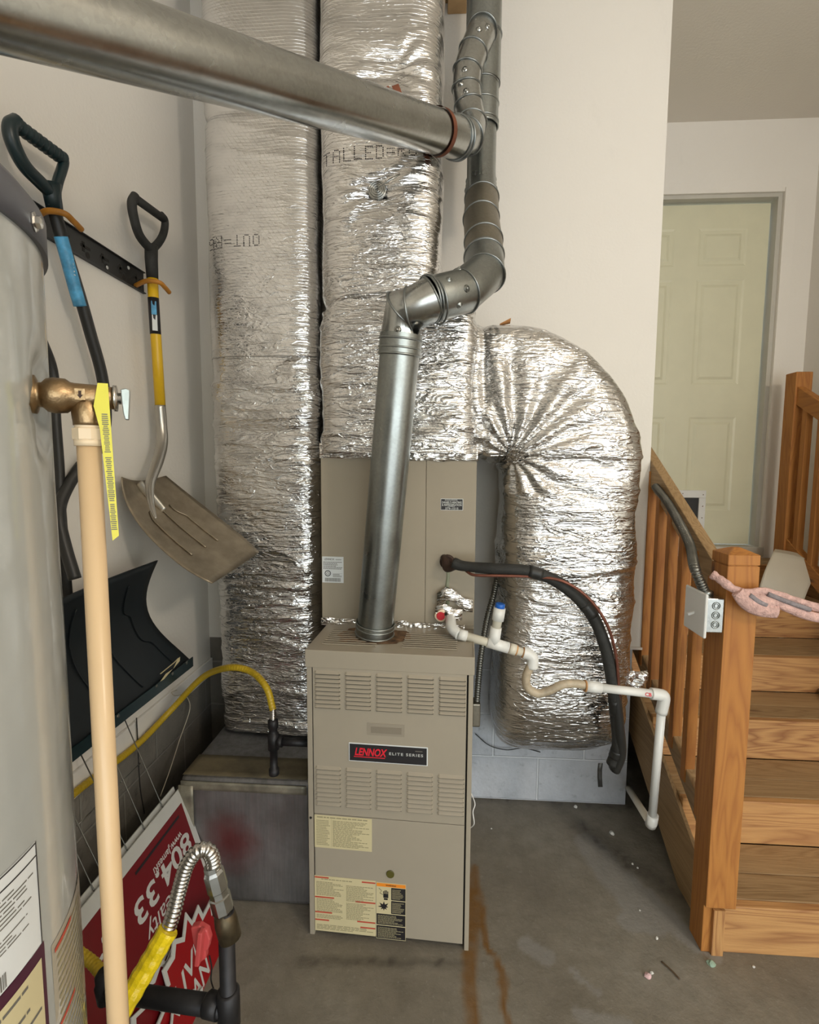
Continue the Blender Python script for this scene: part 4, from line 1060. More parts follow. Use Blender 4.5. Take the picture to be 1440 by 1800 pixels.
# silhouette is near +38 degrees; the front seen lies at smaller angles
l1 = tank_label('spec_label', -40, 9.0, 1.048, 1.150, M['paper'], .0006, wh)
tank_rows(-39, 7.5, 1.102, 1.130, 7, M['ink'], .0009, l1, 3, lo=.85, fill=.35); tank_rows(-39, 8, 1.066, 1.102, 10, M['ink'], .0009, l1, 4, lo=.7, fill=.35)
mb = MB(); r_ = random.Random(2); a = -6
while a < -1:
    w_ = r_.uniform(.12, .35); mb.grid([[tank_pt(a+w_*k, z, .0009) for k in (0, 1)] for z in (1.050, 1.064)]); a += w_+r_.uniform(.1, .3)
mb.build('barcode', M['ink'], l1)
bm_ = MB()
for z in (1.148, 1.136): bm_.grid([[tank_pt(-40+49*i/24, z+s, .001) for i in range(25)] for s in (0, .0014)])
bm_.grid([[tank_pt(a, 1.048+.102*i/6, .001) for a in (8.7, 9.0)] for i in range(7)]); bm_.build('label_border', M['blackpaint'], l1)
l2 = tank_label('purple_framed_label', -40, 9.6, .74, 1.047, plain('maroon print', (.07, .015, .035), .45), .0006, wh)
l3 = tank_label('cream_field', -40, 8.3, .745, 1.035, M['cream_label'], .0010, l2)
tank_rows(-39, 7.8, .80, 1.03, 30, M['ink'], .0013, l2, 6, lo=.6, fill=.4)
l4 = tank_label('caution_label', 12.0, 36, .74, 1.030, plain('translucent tan label', (.40, .37, .30), .3), .0006, wh)
tank_rows(14, 35.5, .76, 1.022, 30, M['ink_soft'], .0010, l4, 8, lo=.7, fill=.4)
rd = MB()
for z in (1.018, .935, .86): rd.grid([[tank_pt(13+9.0*i/10, z+s, .0013) for i in range(11)] for s in (0, .0045)])
rd.build('red_bands', M['red_label'], l4)

# relief valve, its tag and the discharge pipe
va = math.radians(27); vd = Vector((math.cos(va), math.sin(va), 0)); vo = TC+vd*(TR-.012)+Vector((0, 0, 1.567))
rv = thing('relief_valve', 'brass relief valve with a silver test lever on the side of the water heater', 'valve', vo)
mb = MB().lathe(vo, vd, [(0, .0185), (.004, .019), (.006, .012), (.010, .0125), (.014, .0165), (.020, .0178), (.030, .0172), (.034, .0142), (.038, .0135), (.066, .0125), (.068, .0115), (.074, .0115)], 32)
vc = vo+vd*.0475
mb.lathe(vc, (0, 0, -1), [(0, .012), (.012, .0135), (.016, .0142), (.022, .0138), (.026, .0132), (.029, .0132)], 28)
side = Vector((vd.y, -vd.x, 0))
mb.obox(vo+vd*.044+side*.0128+Vector((0, 0, .001)), vd*.0045, side*.0012, (0, 0, .0055)); bdy = mb.build('valve_body', M['brass'], rv, fix=True)
MB().prism([vo+vd*.044+vd*dx+side*.0142+Vector((0, 0, dz)) for dx, dz in ((-.0012, .0045), (.0012, .0045), (.0012, .0005), (.0026, .0005), (0, -.003), (-.0026, .0005), (-.0012, .0005))], side*.0004).build('cast_arrow', M['copper_dark'], bdy)
MB().lathe(vo+vd*.072, vd, [(0, .0135), (.003, .0135), (.004, .006), (.007, .006)], 28).build('bonnet_washer', M['steel'], rv)
lv = vo+vd*.080
MB().prism([lv+vd*dx+Vector((0, 0, dz)) for dx, dz in ((-.001, .009), (.004, .0105), (.0075, .009), (.0075, .004), (.0055, -.022), (.002, -.022), (.0005, -.015))], side*.006).build('test_lever', M['galv'], rv, bevel=.0008)
tg0 = vo+vd*.064+side*.0145+Vector((0, 0, .012))
tg = MB().prism([tg0+vd*dx+Vector((0, 0, dz)) for dx, dz in ((-.004, .001), (.005, .001), (.0055, -.022), (.0085, -.155), (.0025, -.160), (-.004, -.045), (-.0085, -.022))], side*.0006)
tgo = tag(tg.build('warning_tag', M['yellow_tag']), 'long narrow yellow warning tag hanging from the brass relief valve', 'tag')
mb = MB(); r_ = random.Random(5)
for i in range(60):
    z = -.030-i*.0020; t = (-z-.03)/.12
    if i in (20, 21, 45): continue
    c = tg0+vd*(.0008+.004*t)+Vector((0, 0, z))+side*.0008; l = r_.uniform(.0018, .0030)
    mb.obox(c, vd*l, side*.0002, Vector((0, 0, .0005)))
mb.build('small_print', M['ink'], tgo)
dp = thing('discharge_pipe', 'tan plastic discharge pipe dropping from the brass relief valve', 'pipe', (vc.x, vc.y, .0))
zc_ = vc.z-.027
MB().lathe((vc.x, vc.y, zc_), (0, 0, -1), [(-.004, .0115), (.001, .0115), (.002, .0122), (.006, .0122)], 24).build('threaded_neck', M['cpvc_fit'], dp)
mb = MB().lathe((vc.x, vc.y, zc_-.005), (0, 0, -1), [(0, .0140), (.001, .0145), (.011, .0145), (.012, .0140)], 8, smooth=False)
mb.lathe((vc.x, vc.y, zc_-.016), (0, 0, -1), [(0, .0135), (.007, .0132)], 28); mb.build('hex_adapter', M['cpvc_fit'], dp)
MB().tube([(vc.x, vc.y, zc_-.018), (vc.x-.0005, vc.y, .9), (vc.x, vc.y, .05)], .0112, 32).build('pipe_length', M['cpvc'], dp)

# ------------------------------------------------------------------ iron gas manifold in the foreground
ig = thing('gas_manifold', 'dark iron gas pipes with a pink-red shut-off handle in front of the yard signs', 'gas pipe', (at(398, 1700, Y=.78).x, .78, 0))
gx, gy = at(400, 1700, Y=.78).x, .78
g_top = at(385, 1600, Y=.78).z
cross = at(400, 1772, Y=.78).z
mb = MB().tube([(gx, gy, g_top), (gx, gy, .0)], .0135, 20); mb.lathe((gx, gy, cross+.035), (0, 0, -1), [(0, .015), (.003, .019), (.067, .019), (.07, .015)], 20)
L1 = at(195, 1742, Y=.84); mb.tube([(gx, gy, cross), (L1.x, .84, L1.z)], .0165, 20); mb.lathe((gx-.015, gy, cross), (-1, .2, 0), [(0, .019), (.025, .020), (.028, .017)], 20)
mb.build('iron_pipe', M['iron'], ig)
cpv = at(186, 1722, Y=.85)
MB().lathe(cpv, (.2, -.05, -1), [(-.02, .010), (-.012, .017), (.004, .018), (.006, .021), (.035, .021)], 20).build('tubing_coupling', M['iron'], ig)
ut0, ut1 = Vector((gx, gy, g_top-.02)), at(374, 1527, Y=.78)
ud = (ut1-ut0).normalized(); ul = (ut1-ut0).length
MB().lathe(ut0, ud, [(-.03, .0185), (.0, .019), (.014, .017), (.016, .0145), (.02, .0145)], 20).build('valve_body', plain('tarnished valve', (.11, .085, .05), .45, .8, namp=.5, nscale=30), ig)
MB().lathe(ut0+ud*.018, ud, [(0, .0155), (.004, .0175), (ul*.30, .0175), (ul*.32, .0155), (ul*.42, .0155), (ul*.44, .0172), (ul-.025, .0168), (ul-.02, .014), (ul-.012, .014)], 8, smooth=False).build('flare_nut', M['galv_bright'], ig)
hp = at(352, 1640, Y=.76); hz_ = Vector((0, -.012, 0))
mb = MB().prism([hp+Vector((dx, dy, dz)) for dx, dy, dz in ((-.010, 0, .020), (.004, 0, .024), (.018, 0, .016), (.022, 0, .0), (.018, 0, -.018), (.014, 0, -.020), (.014, 0, -.034), (.003, 0, -.042), (-.001, 0, -.028), (-.006, 0, -.012))], (0, -.012, 0))
mb.obox(hp+Vector((.008, -.018, -.006)), (.004, 0, .0), (0, .007, 0), (.004, 0, .030)); mb.build('shut_off_handle', M['handle_red'], ig, bevel=.002)
# stainless flexible connector with yellow sleeve
fx_ = thing('gas_connector', 'stainless corrugated gas connector with a glossy yellow sleeve, looping from the iron pipe', 'gas connector', at(225, 1790, Y=.80))
q = [ut1-ud*.012, at(374, 1510, Y=.78), at(364, 1494, Y=.775), at(346, 1497, Y=.77), at(328, 1522, Y=.765), at(315, 1565, Y=.76), at(305, 1605, Y=.75), at(288, 1650, Y=.74), at(255, 1708, Y=.72), at(225, 1762, Y=.70), at(200, 1800, Y=.68), at(172, 1850, Y=.66)]
mb = MB(); corrugated(mb, q, .0112, .0066, .0014, 20); mb.build('corrugated_hose', M['steel'], fx_)
sl_ = [at(296, 1634, Y=.74), at(255, 1706, Y=.715), at(204, 1792, Y=.68)]
S = spline(sl_, 14); mb = MB(); mb.tube(S, [.0165+.0006*math.sin(i*1.3) for i in range(len(S))], 12, smooth=False); slo = mb.build('yellow_sleeve', M['yellow_label'], fx_)
tag_dir = (sl_[-1]-sl_[0]).normalized()
tag(MB().tube(spline([at(386, 1612, Y=.82), at(396, 1615, Y=.84), at(400, 1622, Y=.84), at(392, 1628, Y=.83)], 6), .0012, 6).tube(spline([at(368, 1680, Y=.80), at(372, 1700, Y=.80), at(371, 1722, Y=.81), at(376, 1740, Y=.80)], 6), .0014, 6).build('thin_wire', M['gap']), 'thin black wire curled beside the iron gas pipe', 'wire')

# ------------------------------------------------------------------ tool rail and shovels on the left wall
rz0, rz1 = 2.085, 2.155
RY0, RY1 = at(30, 375, X=XL+.01).y, at(256, 500, X=XL+.01).y
rzc = at(254, 497, X=XL+.01).z; rh = .036
tr = thing('tool_rail', 'black metal tool rail on the left wall with orange rubber hooks', 'rail', (XL+.006, (RY0+RY1)/2, rzc))
MB().box(XL, XL+.004, RY0-.25, RY1, rzc-rh, rzc+rh).box(XL, XL+.012, RY0-.25, RY1, rzc+rh-.003, rzc+rh).box(XL, XL+.012, RY0-.25, RY1, rzc-rh, rzc-rh+.003).build('rail_plate', M['black'], tr, bevel=.001)
sl = MB(); sc_ = MB()
for k in range(8):
    y = RY1-.03-k*.085
    sl.lathe((XL+.004, y, rzc-.018), (1, 0, 0), [(0, .009), (.001, .009)], 12); sl.box(XL+.004, XL+.005, y-.028, y+.012, rzc-.002, rzc+.006); sl.box(XL+.004, XL+.005, y-.022, y-.012, rzc-.014, rzc+.014)
for y in (at(78, 408, X=XL+.01).y, at(190, 444, X=XL+.01).y, at(229, 478, X=XL+.01).y): MB().lathe((XL+.004, y, rzc-.0+(.02 if y > 1.6 else -.02)), (1, 0, 0), [(0, .006), (.002, .005)], 12).build('screw', M['sign_white'], tr)
sl.build('slots', M['gap'], tr)
def hook(y, z, out, parent):
    MB().tube(spline([(XL+.006, y+.02, z), (XL+out*.6, y-.005, z+.006), (XL+out, y+.002, z+.003), (XL+out+.004, y+.03, z-.004), (XL+out+.002, y+.06, z-.010)], 8), .0075, 12).build('orange_hook', M['orange'], parent)
XS = -.985          # distance of the hanging shafts from the wall
hook(at(95, 378, X=XS).y-.02, at(95, 384, X=XS).z, .10, tr)
hook(at(262, 498, X=XS).y-.01, at(262, 500, X=XS).z, .10, tr)
def flatbar(mb, pts, w, th, nrm, m=0):
    """smooth flat-oval bar along pts"""
    mb.tube(spline(pts, 8), 1, 14, m=m, flat=(w, th), ref=nrm)
def dgrip(parent, mat, px_l, px_r, neck, top, X):
    """D handle; outline given by measured photo points in the plane X"""
    pts = [at(*p, X=X) for p in px_l]; mb = MB()
    return pts
# --- dark teal snow shovel
sh = thing('snow_shovel', 'dark teal snow shovel with blue shaft label hanging from the left orange hook', 'shovel', at(225, 1290, X=-.95))
G = lambda p, X=XS: at(*p, X=X)
gl = [G((96, 345)), G((70, 320)), G((42, 290)), G((22, 250)), G((18, 222)), G((30, 213))]
gr = [G((96, 345)), G((102, 318)), G((108, 300)), G((112, 284)), G((108, 275))]
mb = MB()
mb.tube(spline(gl, 8), 1, 14, flat=(.016, .016)).tube(spline(gr, 8), 1, 14, flat=(.013, .012))
mb.build('d_handle', M['teal'], sh)
gp = [G((24, 216)), G((112, 280))]; mb = MB(); pth = resample([gp[0], gp[1]], .003)
mb.tube(pth, [.0155+.002*math.sin(i*1.15) for i in range(len(pth))], 16); mb.build('ribbed_grip', M['teal'], sh)
nk = MB(); nk.tube([G((88, 322)), G((92, 345)), G((97, 372))], [.024, .020, .0185], 18); nk.build('neck_socket', M['teal'], sh)
SX = XS
sh_pts = [G((93, 360)), G((112, 430)), G((140, 520)), G((160, 590)), G((180, 665)), G((186, 740), SX-.01), G((172, 790), SX-.02), G((140, 822), SX-.03), G((110, 875), SX-.04), G((105, 915), SX-.03), G((116, 965), SX-.01), G((132, 1018), SX+.015)]
MB().tube(spline(sh_pts, 10), [.0155]*(10*(len(sh_pts)-1)+1), 18).build('shaft', M['black'], sh)
lbp = spline([G((107, 416)), G((118, 455)), G((130, 500)), G((141, 538))], 10)
MB().tube(lbp, .0162, 18).build('shaft_label', M['blue_label'], sh)
p0_, p1_ = G((119, 440)), G((131, 505)); dv = (p0_-p1_).normalized()
text('SNOW', .014, M['sign_white'], p0_+(CAM-p0_).normalized()*.0175-(-dv).cross((CAM-p0_).normalized())*-.006, -dv, ((CAM-p0_).normalized()).cross(-dv), sh, bold=.01)
# blade: wide scoop, top edge curled, lower edge with a wear strip
XB = -.93
tl, tr_ = Vector((XB-.0, 1.05, G((278, 985), XB).z+.005)), G((278, 985), XB)
bl, br_ = Vector((XB, 1.02, G((338, 1170), XB).z+.015)), G((340, 1165), XB)
rows = []
nb = 18
for j in range(nb+1):
    t = j/nb; row = []
    # side edge sweeps in then flares like the photo
    ye = tr_.y+(br_.y-tr_.y)*t-.030*math.sin(PI*min(1, t*1.15))*(1-t)**.35
    for i in range(25):
        s = i/24; y = 1.03+(ye-1.03)*s
        z = tr_.z+(br_.z-tr_.z)*t-.03*(1-s)*(1-t)
        x = XB-.085*math.sin(PI*t)-.02*math.sin(PI*s)*(1-t)+.0*s
        row.append((max(x, XL+.015), y, z))
    rows.append(row)
bo = MB().sheet(rows, (-.006, 0, 0)).build('blade', M['teal_blade'], sh)
rb_ = MB()
for s0, s1 in ((.80, .90), (.62, .66), (.44, .44), (.26, .22)):
    pts = []
    for k in range(9):
        t = .15+.75*k/8; s = s0+(s1-s0)*k/8; j = t*nb; j0 = min(int(j), nb-1); i = s*24; i0 = min(int(i), 23)
        a = Vector(rows[j0][i0]).lerp(Vector(rows[j0+1][i0+1]), .5); pts.append(a+Vector((.003, 0, 0)))
    rb_.tube(spline(pts, 4), .0022, 8)
rb_.build('blade_ribs', M['teal_blade'], bo)
MB().beam(Vector((br_.x+.004, 1.02, br_.z+.015)), Vector((br_.x+.004, br_.y-.012, br_.z+.010)), .003, .036, (0, 0, 1)).build('wear_strip', M['teal'], bo)
for y in (1.13, 1.36, 1.56, 1.66, 1.76): MB().lathe((br_.x+.005, y, br_.z+.024), (1, 0, 0), [(0, .007), (.003, .005), (.004, .001)], 12).build('rivet', M['conduit'], bo)
dm = MB(); dc = G((299, 1176), XB+.004)
for a_, b_ in (((-.06, .008), (.03, .012)), ((.03, .012), (.06, .016))): 
    pa, pb = dc+Vector((0, a_[0], a_[1])), dc+Vector((0, b_[0], b_[1])); dm.beam(pa, pb, .002, .003, (1, 0, 0))
dm.prism([dc+Vector((.001, y, z)) for y, z in ((-.065, -.016), (-.045, -.018), (.012, -.006), (-.03, -.004))], (.001, 0, 0)); dm.prism([dc+Vector((.001, y, z)) for y, z in ((.02, -.006), (.062, .004), (.066, .018), (.050, .016))], (.001, 0, 0))
dm.build('torn_sticker', M['cream_label'], bo)
# --- second dark tool behind the tank
t2 = thing('garden_tool', 'black-handled tool mostly hidden behind the water heater', 'tool', G((125, 1060), -1.03))
MB().tube(spline([G((28, 395), -1.025), G((60, 560), -1.03), G((92, 650), -1.04), G((98, 740), -1.04), G((104, 820), -1.04), G((106, 880), -1.04), G((112, 960), -1.04), G((120, 1060), -1.04)], 8), .013, 14).build('shaft', M['black'], t2)
MB().tube([G((30, 420), -1.025), G((28, 400), -1.02), G((27, 385), -1.015)], .018, 14).build('grip_end', M['rubber'], t2)
# --- yellow-handled aluminium scoop shovel
ys_ = thing('scoop_shovel', 'yellow-handled shovel with worn aluminium scoop hanging from the right orange hook', 'shovel', at(370, 1028, X=-.72))
mb = MB()
gl = [G((266, 440)), G((246, 415)), G((236, 385)), G((232, 358)), G((238, 345))]
gr = [G((266, 440)), G((280, 425)), G((288, 408)), G((290, 388)), G((283, 378))]
mb.tube(spline(gl, 8), 1, 14, flat=(.0155, .014)).tube(spline(gr, 8), 1, 14, flat=(.0135, .012)).tube([G((237, 348)), G((288, 385))], .0135, 14)
mb.tube([G((266, 432)), G((266, 455)), G((268, 490))], [.021, .0205, .0185], 18); mb.build('d_handle', M['rubber'], ys_)
MB().tube([G((268, 486)), G((270, 530)), G((276, 620)), G((282, 716))], .0172, 20).build('shaft', M['yellow'], ys_)
lp = [G((269.5, 524)), G((273.5, 588))]; MB().tube([lp[0], lp[1]], .0177, 20).build('shaft_label', M['blackpaint'], ys_)
la = MB(); f_ = (CAM-G((276, 541))).normalized(); sd_ = Vector((0, 0, 1)).cross(f_).normalized(); la.obox(G((270.6, 541))+f_*.0176, sd_*.008, (0, 0, .022), f_*.0008); la.build('label_blue_field', M['blue_label'], ys_)
la = MB(); la.obox(G((272.2, 567))+f_*.0176, sd_*.008, (0, 0, .026), f_*.0008); la.build('label_white_field', M['paper'], ys_)
sk = [G((281, 712)), G((284, 750)), G((285, 780), -.975), G((276, 815), -.955), G((264, 850), -.925), G((266, 885), -.89), G((274, 912), -.86)]
S = spline(sk, 10); n_ = len(S)
MB().tube(S, [.0185 if i < n_*.45 else .0185*(1-.85*((i/n_-.45)/.55)**1.3) for i in range(n_)], 18, flat=None).build('socket', M['socket'], ys_)
# scoop surface between measured corners: back edge near the wall, lip out in the room
c_bl, c_br = G((214, 838), -1.005), G((292, 836), -1.0)
c_ml = G((216, 905), -.985)
c_fl, c_fr = at(368, 1029, X=-.70), at(460, 968, X=-.650)
nu, nv = 26, 20; rows = []
cm_ = (at(222, 915, X=-.975), at(352, 882, X=-.90))
for j in range(nu+1):
    t = j/nu
    # quadratic along the length through back, middle, lip
    def q3(a, b_, c_): return a*(1-t)**2+b_*2*t*(1-t)+c_*t*t
    ml = at(212, 925, X=-1.0); mr = at(330, 868, X=-.93)
    L = q3(c_bl, ml, c_fl) if t > 0 else c_bl; Rr = q3(c_br, mr, c_fr)
    row = []
    for i in range(nv+1):
        s = i/nv; p = L.lerp(Rr, s)
        dish = .030*math.sin(PI*s)*(.55+.45*(1-t)); p = p+Vector((-.55, -.1, -.5))*dish
        if t > .82: p = p.lerp((L+Rr)/2, ((t-.82)/.18)**2*.10*abs(2*s-1)**2)
        p.x = max(p.x, XL+.01); row.append(p)
    rows.append(row)
bo = MB().sheet(rows, (-.0025, .0, -.002)).build('scoop_blade', M['alu'], ys_)
rb_ = MB()
for s0, s1 in ((.30, .25), (.50, .50), (.68, .74)):
    pts = [rows[int((.40+.42*k/6)*nu)][int((s0+(s1-s0)*k/6)*nv)]+Vector((.002, 0, .002)) for k in range(7)]; rb_.tube(spline(pts, 4), .0028, 8)
rb_.build('stamped_ribs', M['alu'], bo)
tg_ = MB(); tg_.tube(spline([rows[2][8]+Vector((.004, 0, .012)), rows[6][9]+Vector((.008, 0, .010)), rows[11][10]+Vector((.004, 0, .004))], 8), [.010-.006*abs(k/16-.3) for k in range(17)], 12, flat=(1.6, .6)); tg_.build('socket_tongue', M['socket'], bo)

# ------------------------------------------------------------------ yard signs leaning between the wall and the return box
SA = Vector((-.875, 1.600, .405)); SU = Vector((0, -1, 0)); SV = Vector((.36, -.10, -.93)).normalized(); SN = SV.cross(SU).normalized()
if SN.x < 0: SN = -SN
def SP(u, v, n=0): return SA+SU*u+SV*v+SN*n
ysn = []
def rect_sign(u0, v0, W, H, n0, label, red=True):
    t = thing('yard_sign', label, 'sign', SP(u0+W/2, v0+H, n0), group='yard signs')
    MB().prism([SP(u0, v0, n0), SP(u0+W, v0, n0), SP(u0+W, v0+H, n0), SP(u0, v0+H, n0)], SN*-.004).build('panel', M['sign_white'], t)
    f = MB().prism([SP(u0+.028, v0+.042, n0), SP(u0+W-.03, v0+.042, n0), SP(u0+W-.03, v0+H-.02, n0), SP(u0+.028, v0+H-.02, n0)], SN*.0006).build('red_field', M['red'], t)
    return t
W_, H_ = .66, .43
s2 = rect_sign(.015, -.012, W_, H_, -.016, 'red and white yard sign, second in the leaning stack')
s3 = rect_sign(.03, -.004, W_, H_, -.028, 'red and white yard sign at the back of the leaning stack, nearest the wall')
s1 = rect_sign(.0, 0, W_, H_, 0, 'red and white yard sign leaning upside down, foremost of the rectangular ones')
n_ = .0009
text('www.JamesRi', .021, M['sign_white'], SP(.075, .105, n_), SU, -SV*-1, s1, bold=.01)
text('804.33', .060, M['sign_white'], SP(.045, .125, n_), SU, SV, s1, bold=.02, width=.30)
text('Realty', .042, M['sign_white'], SP(.165, .205, n_), SU, SV, s1, shear=.2, width=.165)
text('lty G', .024, M['sign_white'], SP(.40, .098, n_), SU, SV, s1, shear=.2)
text('8', .058, M['sign_white'], SP(.455, .130, n_), SU, SV, s1, bold=.02)
for k, (u0, W) in enumerate(((.07, .35), (.12, .30))):
    pass
st = MB(); st.prism([SP(.06, .062, n_), SP(.30, .062, n_), SP(.30, .070, n_), SP(.06, .070, n_)], SN*.0003); st.build('black_rule', M['blackpaint'], s1)
# wire H-stakes of those signs, leaning on the wall
def stake(u, dz, label, lean=.0):
    t = thing('wire_stake', label, 'sign stake', SP(u, .02, -.006), group='wire sign stakes')
    a, b_ = SP(u, .06, -.008), SP(u+.10, .06, -.008); tp = .42+dz
    def up(p, h): return Vector((max(XL+.006, p.x-.20*h/.45-lean), p.y+.03*h, p.z+h))
    mb = MB()
    for p in (a, b_): mb.tube([p, p+(SP(0, 0)-SP(0, .06)), up(p, tp)], .0018, 6)
    mb.tube([up(a, tp*.93), up(b_, tp*.93)], .0018, 6); mb.tube([up(a, .20), up(b_, .20)], .0018, 6)
    mb.build('bent_wire', M['conduit'], t); return t
stake(.105, .02, 'thin steel wire stake behind the yard signs, nearest the wall corner')
stake(.29, -.03, 'thin steel wire stake rising behind the yard signs, beside the tan discharge pipe')
stake(.43, .0, 'thin steel wire stake rising behind the yard signs, nearest the water heater')
def burst(cu, cv, n0, ru, rv_, label, words, rot=0, seed=1, bright=True):
    t = thing('starburst_sign', label, 'sign', SP(cu, cv+rv_, n0), group='starburst signs')
    r_ = random.Random(seed)
    def outline(sc, n):
        r2 = random.Random(seed); out = []
        for k in range(36):
            a = 2*PI*k/36+r2.uniform(-.03, .03); q = (1.0 if k % 2 == 0 else .80)*sc*r2.uniform(.93, 1.05)
            out.append(SP(cu+ru*q*math.cos(a), cv+rv_*q*math.sin(a), n))
        return out
    MB().prism(outline(1, n0), SN*-.004).build('panel', M['sign_white'], t)
    MB().prism(outline(.88, n0), SN*.0006).build('red_field', M['red_bright'] if bright else M['red'], t)
    for w_, du, dv, size, wid in words:
        up_ = Vector((-SV)); ax = -SU
        x_ = (ax*math.cos(rot)+up_*math.sin(rot)); y_ = (up_*math.cos(rot)-ax*math.sin(rot))
        text(w_, size, M['sign_white'], SP(cu+du, cv+dv, n0+.0010), x_, y_, t, shear=.25, bold=.012, width=wid)
    return t
burst(.44, .375, .020, .20, .14, 'starburst sign at the back, white rays showing over the upside-down word', [], seed=4, bright=False)
burst(.39, .405, .034, .20, .145, 'starburst sign in the middle of the three', [], seed=9, bright=False)
burst(.27, .415, .050, .215, .16, 'bright red starburst sign, foremost of the leaning signs', [('LIVE', .10, -.015, .045, .17), ('DIAN', .10, .050, .050, .17)], seed=6, rot=.12)
burst(.42, .47, .062, .16, .10, 'red and white starburst sign lowest on the floor behind the iron pipe', [('E', -.01, .04, .05, None)], seed=12, rot=.1)

# thin pale wire on the left wall
tag(MB().tube(spline([at(311, 1213, X=XL+.02), at(302, 1217, X=XL+.03), at(308, 1223, X=XL+.03), at(325, 1222, X=XL+.03), at(334, 1245, X=XL+.03), at(316, 1300, X=XL+.03), at(300, 1350, X=XL+.05), at(282, 1400, X=XL+.06)], 8), .0018, 6).build('loose_cable', M['cream_box']), 'thin cream cable dangling down the left block wall', 'cable')
tag(MB().tube(spline([at(240, 1262, X=XL+.02), at(242, 1300, X=XL+.02), at(246, 1380, X=XL+.03), at(254, 1430, X=XL+.04)], 6), .0022, 6).build('loose_cable', M['black']), 'thin dark cable hanging below the shovel blade', 'cable')

# ------------------------------------------------------------------ wooden stairs
SX0, SX1 = .905, 2.0
RY = [1.514, 1.791, 2.071, 2.352, 2.63, 2.90]; RZ = [.155, .315, .478, .64, .80, .96]
stt = thing('wooden_staircase', 'pressure-treated pine staircase rising to the cream door', 'stairs', ((SX0+SX1)/2, 1.52, 0))
tk = .034
for i, (y, z) in enumerate(zip(RY, RZ)):
    zb = 0 if i == 0 else RZ[i-1]
    x0 = .862 if i == 0 else .84
    MB().box(SX0-.03 if i else .880, SX1, y, y+.030, zb, z-tk*.0-.001 if i == 0 else z-.001).build('riser', M['riser_x'], stt, bevel=.003)
    yn = RY[i+1] if i < 5 else YD-.005
    half = (yn-y)/2
    if i < 5:
        MB().box(SX0-.03, SX1, y+.030, y+half-.002, z-tk, z).build('tread', M['tread_x'], stt, bevel=.003)
        MB().box(SX0-.03, SX1, y+half+.002, yn, z-tk, z-.001).build('tread', M['tread_x'], stt, bevel=.003)
    else:
        MB().box(SX0-.03, SX1, y+.030, y+half, z-tk, z).build('landing_board', M['tread_x'], stt, bevel=.003)
        MB().box(SX0-.03, SX1, y+half+.003, yn, z-tk, z).build('landing_board', M['tread_x'], stt, bevel=.003)
def stringer(x0, x1):
    sl = (RZ[4]-RZ[0])/(RY[4]-RY[0]); y0, y1 = RY[0]+.03, 3.10
    top = lambda y: RZ[0]-.012+(y-RY[0]-.03)*sl
    P = [(x0, y0+.08, 0), (x0, y0-.0, 0), (x0, y0, top(y0)), (x0, y1, top(y1)), (x0, y1, top(y1)-.27), (x0, y0+.33, 0)]
    return MB().prism([(x0, y, z) for _, y, z in ((0, y0, 0), (0, y0, top(y0)), (0, y1, top(y1)), (0, y1, top(y1)-.26), (0, y0+.22, 0))], (x1-x0, 0, 0))
stringer(.862, .900-.026).build('stringer', M['tread_y'], stt)
stringer(SX1, SX1+.036).build('stringer', M['tread_y'], stt)
MB().box(.845, .879, 1.500, 1.516, 0, .150).build('end_block', M['riser_z'], stt)
# left railing
NX0, NX1, NY0, NY1 = .820, .909, 1.500, 1.589
lr = thing('left_railing', 'orange pine stair railing with square newel and balusters on the open left side', 'railing', (.865, 1.55, 0))
NT_ = at(1310, 976, Y=1.5).z
nw = MB().box(NX0, NX1, NY0, NY1, .157, NT_-.033).box(NX0, NX0+.036, NY0+.012, NY1, .0, .16)
nw.box(NX0+.0035, NX1-.0035, NY0+.0035, NY1-.0035, NT_-.036, NT_-.028); nw.box(NX0, NX1, NY0, NY1, NT_-.030, NT_)
mxn, myn = (NX0+NX1)/2, (NY0+NY1)/2
nw.add([(NX0, NY0, NT_), (NX1, NY0, NT_), (NX1, NY1, NT_), (NX0, NY1, NT_), (mxn-.01, myn-.01, NT_+.016), (mxn+.01, myn-.01, NT_+.016), (mxn+.01, myn+.01, NT_+.016), (mxn-.01, myn+.01, NT_+.016)], [(0, 1, 5, 4), (1, 2, 6, 5), (2, 3, 7, 6), (3, 0, 4, 7), (4, 5, 6, 7)])
nw.build('newel_post', M['pine_z'], lr, bevel=.002)
XR_ = .875
ha, hb = at(1262, 966, X=.905), at(1150, 792, X=.905)
slp = (hb.z-ha.z)/(hb.y-ha.y)
def rz_(y, base): return base+(y-ha.y)*slp
yE = 2.98
htop = ha.z
u_ = Vector((0, 1, slp)).normalized(); nrm_ = Vector((0, -u_.z, u_.y))
def sloped(x0, x1, y0, y1, ztop, h, sl_):
    return MB().prism([(x0, y0, ztop), (x0, y1, ztop+(y1-y0)*sl_), (x0, y1, ztop+(y1-y0)*sl_-h), (x0, y0, ztop-h)], (x1-x0, 0, 0))
sloped(.866, .905, NY1, yE, rz_(NY1, htop), .105, slp).build('hand_rail', M['tread_y'], lr, bevel=.003)
b0_ = at(1223, 1397, X=XR_-.01); b1_ = at(1128, 1150, X=XR_-.01); sb = (b1_.z-b0_.z)/(b1_.y-b0_.y)
zb0 = b0_.z-(b0_.y-NY1)*sb
sloped(.866, .905, NY1, yE, zb0, .085, sb).build('bottom_rail', M['tread_y'], lr, bevel=.003)
for k in range(12):
    y = 1.672+k*.107
    if y > yE-.03: break
    z1 = rz_(y, htop)-.05; z0 = zb0+(y-NY1)*sb-.06
    MB().box(.878-.016, .878+.018, y-.017, y+.017, z0, z1).build('baluster', M['pine_z'], lr, bevel=.002)
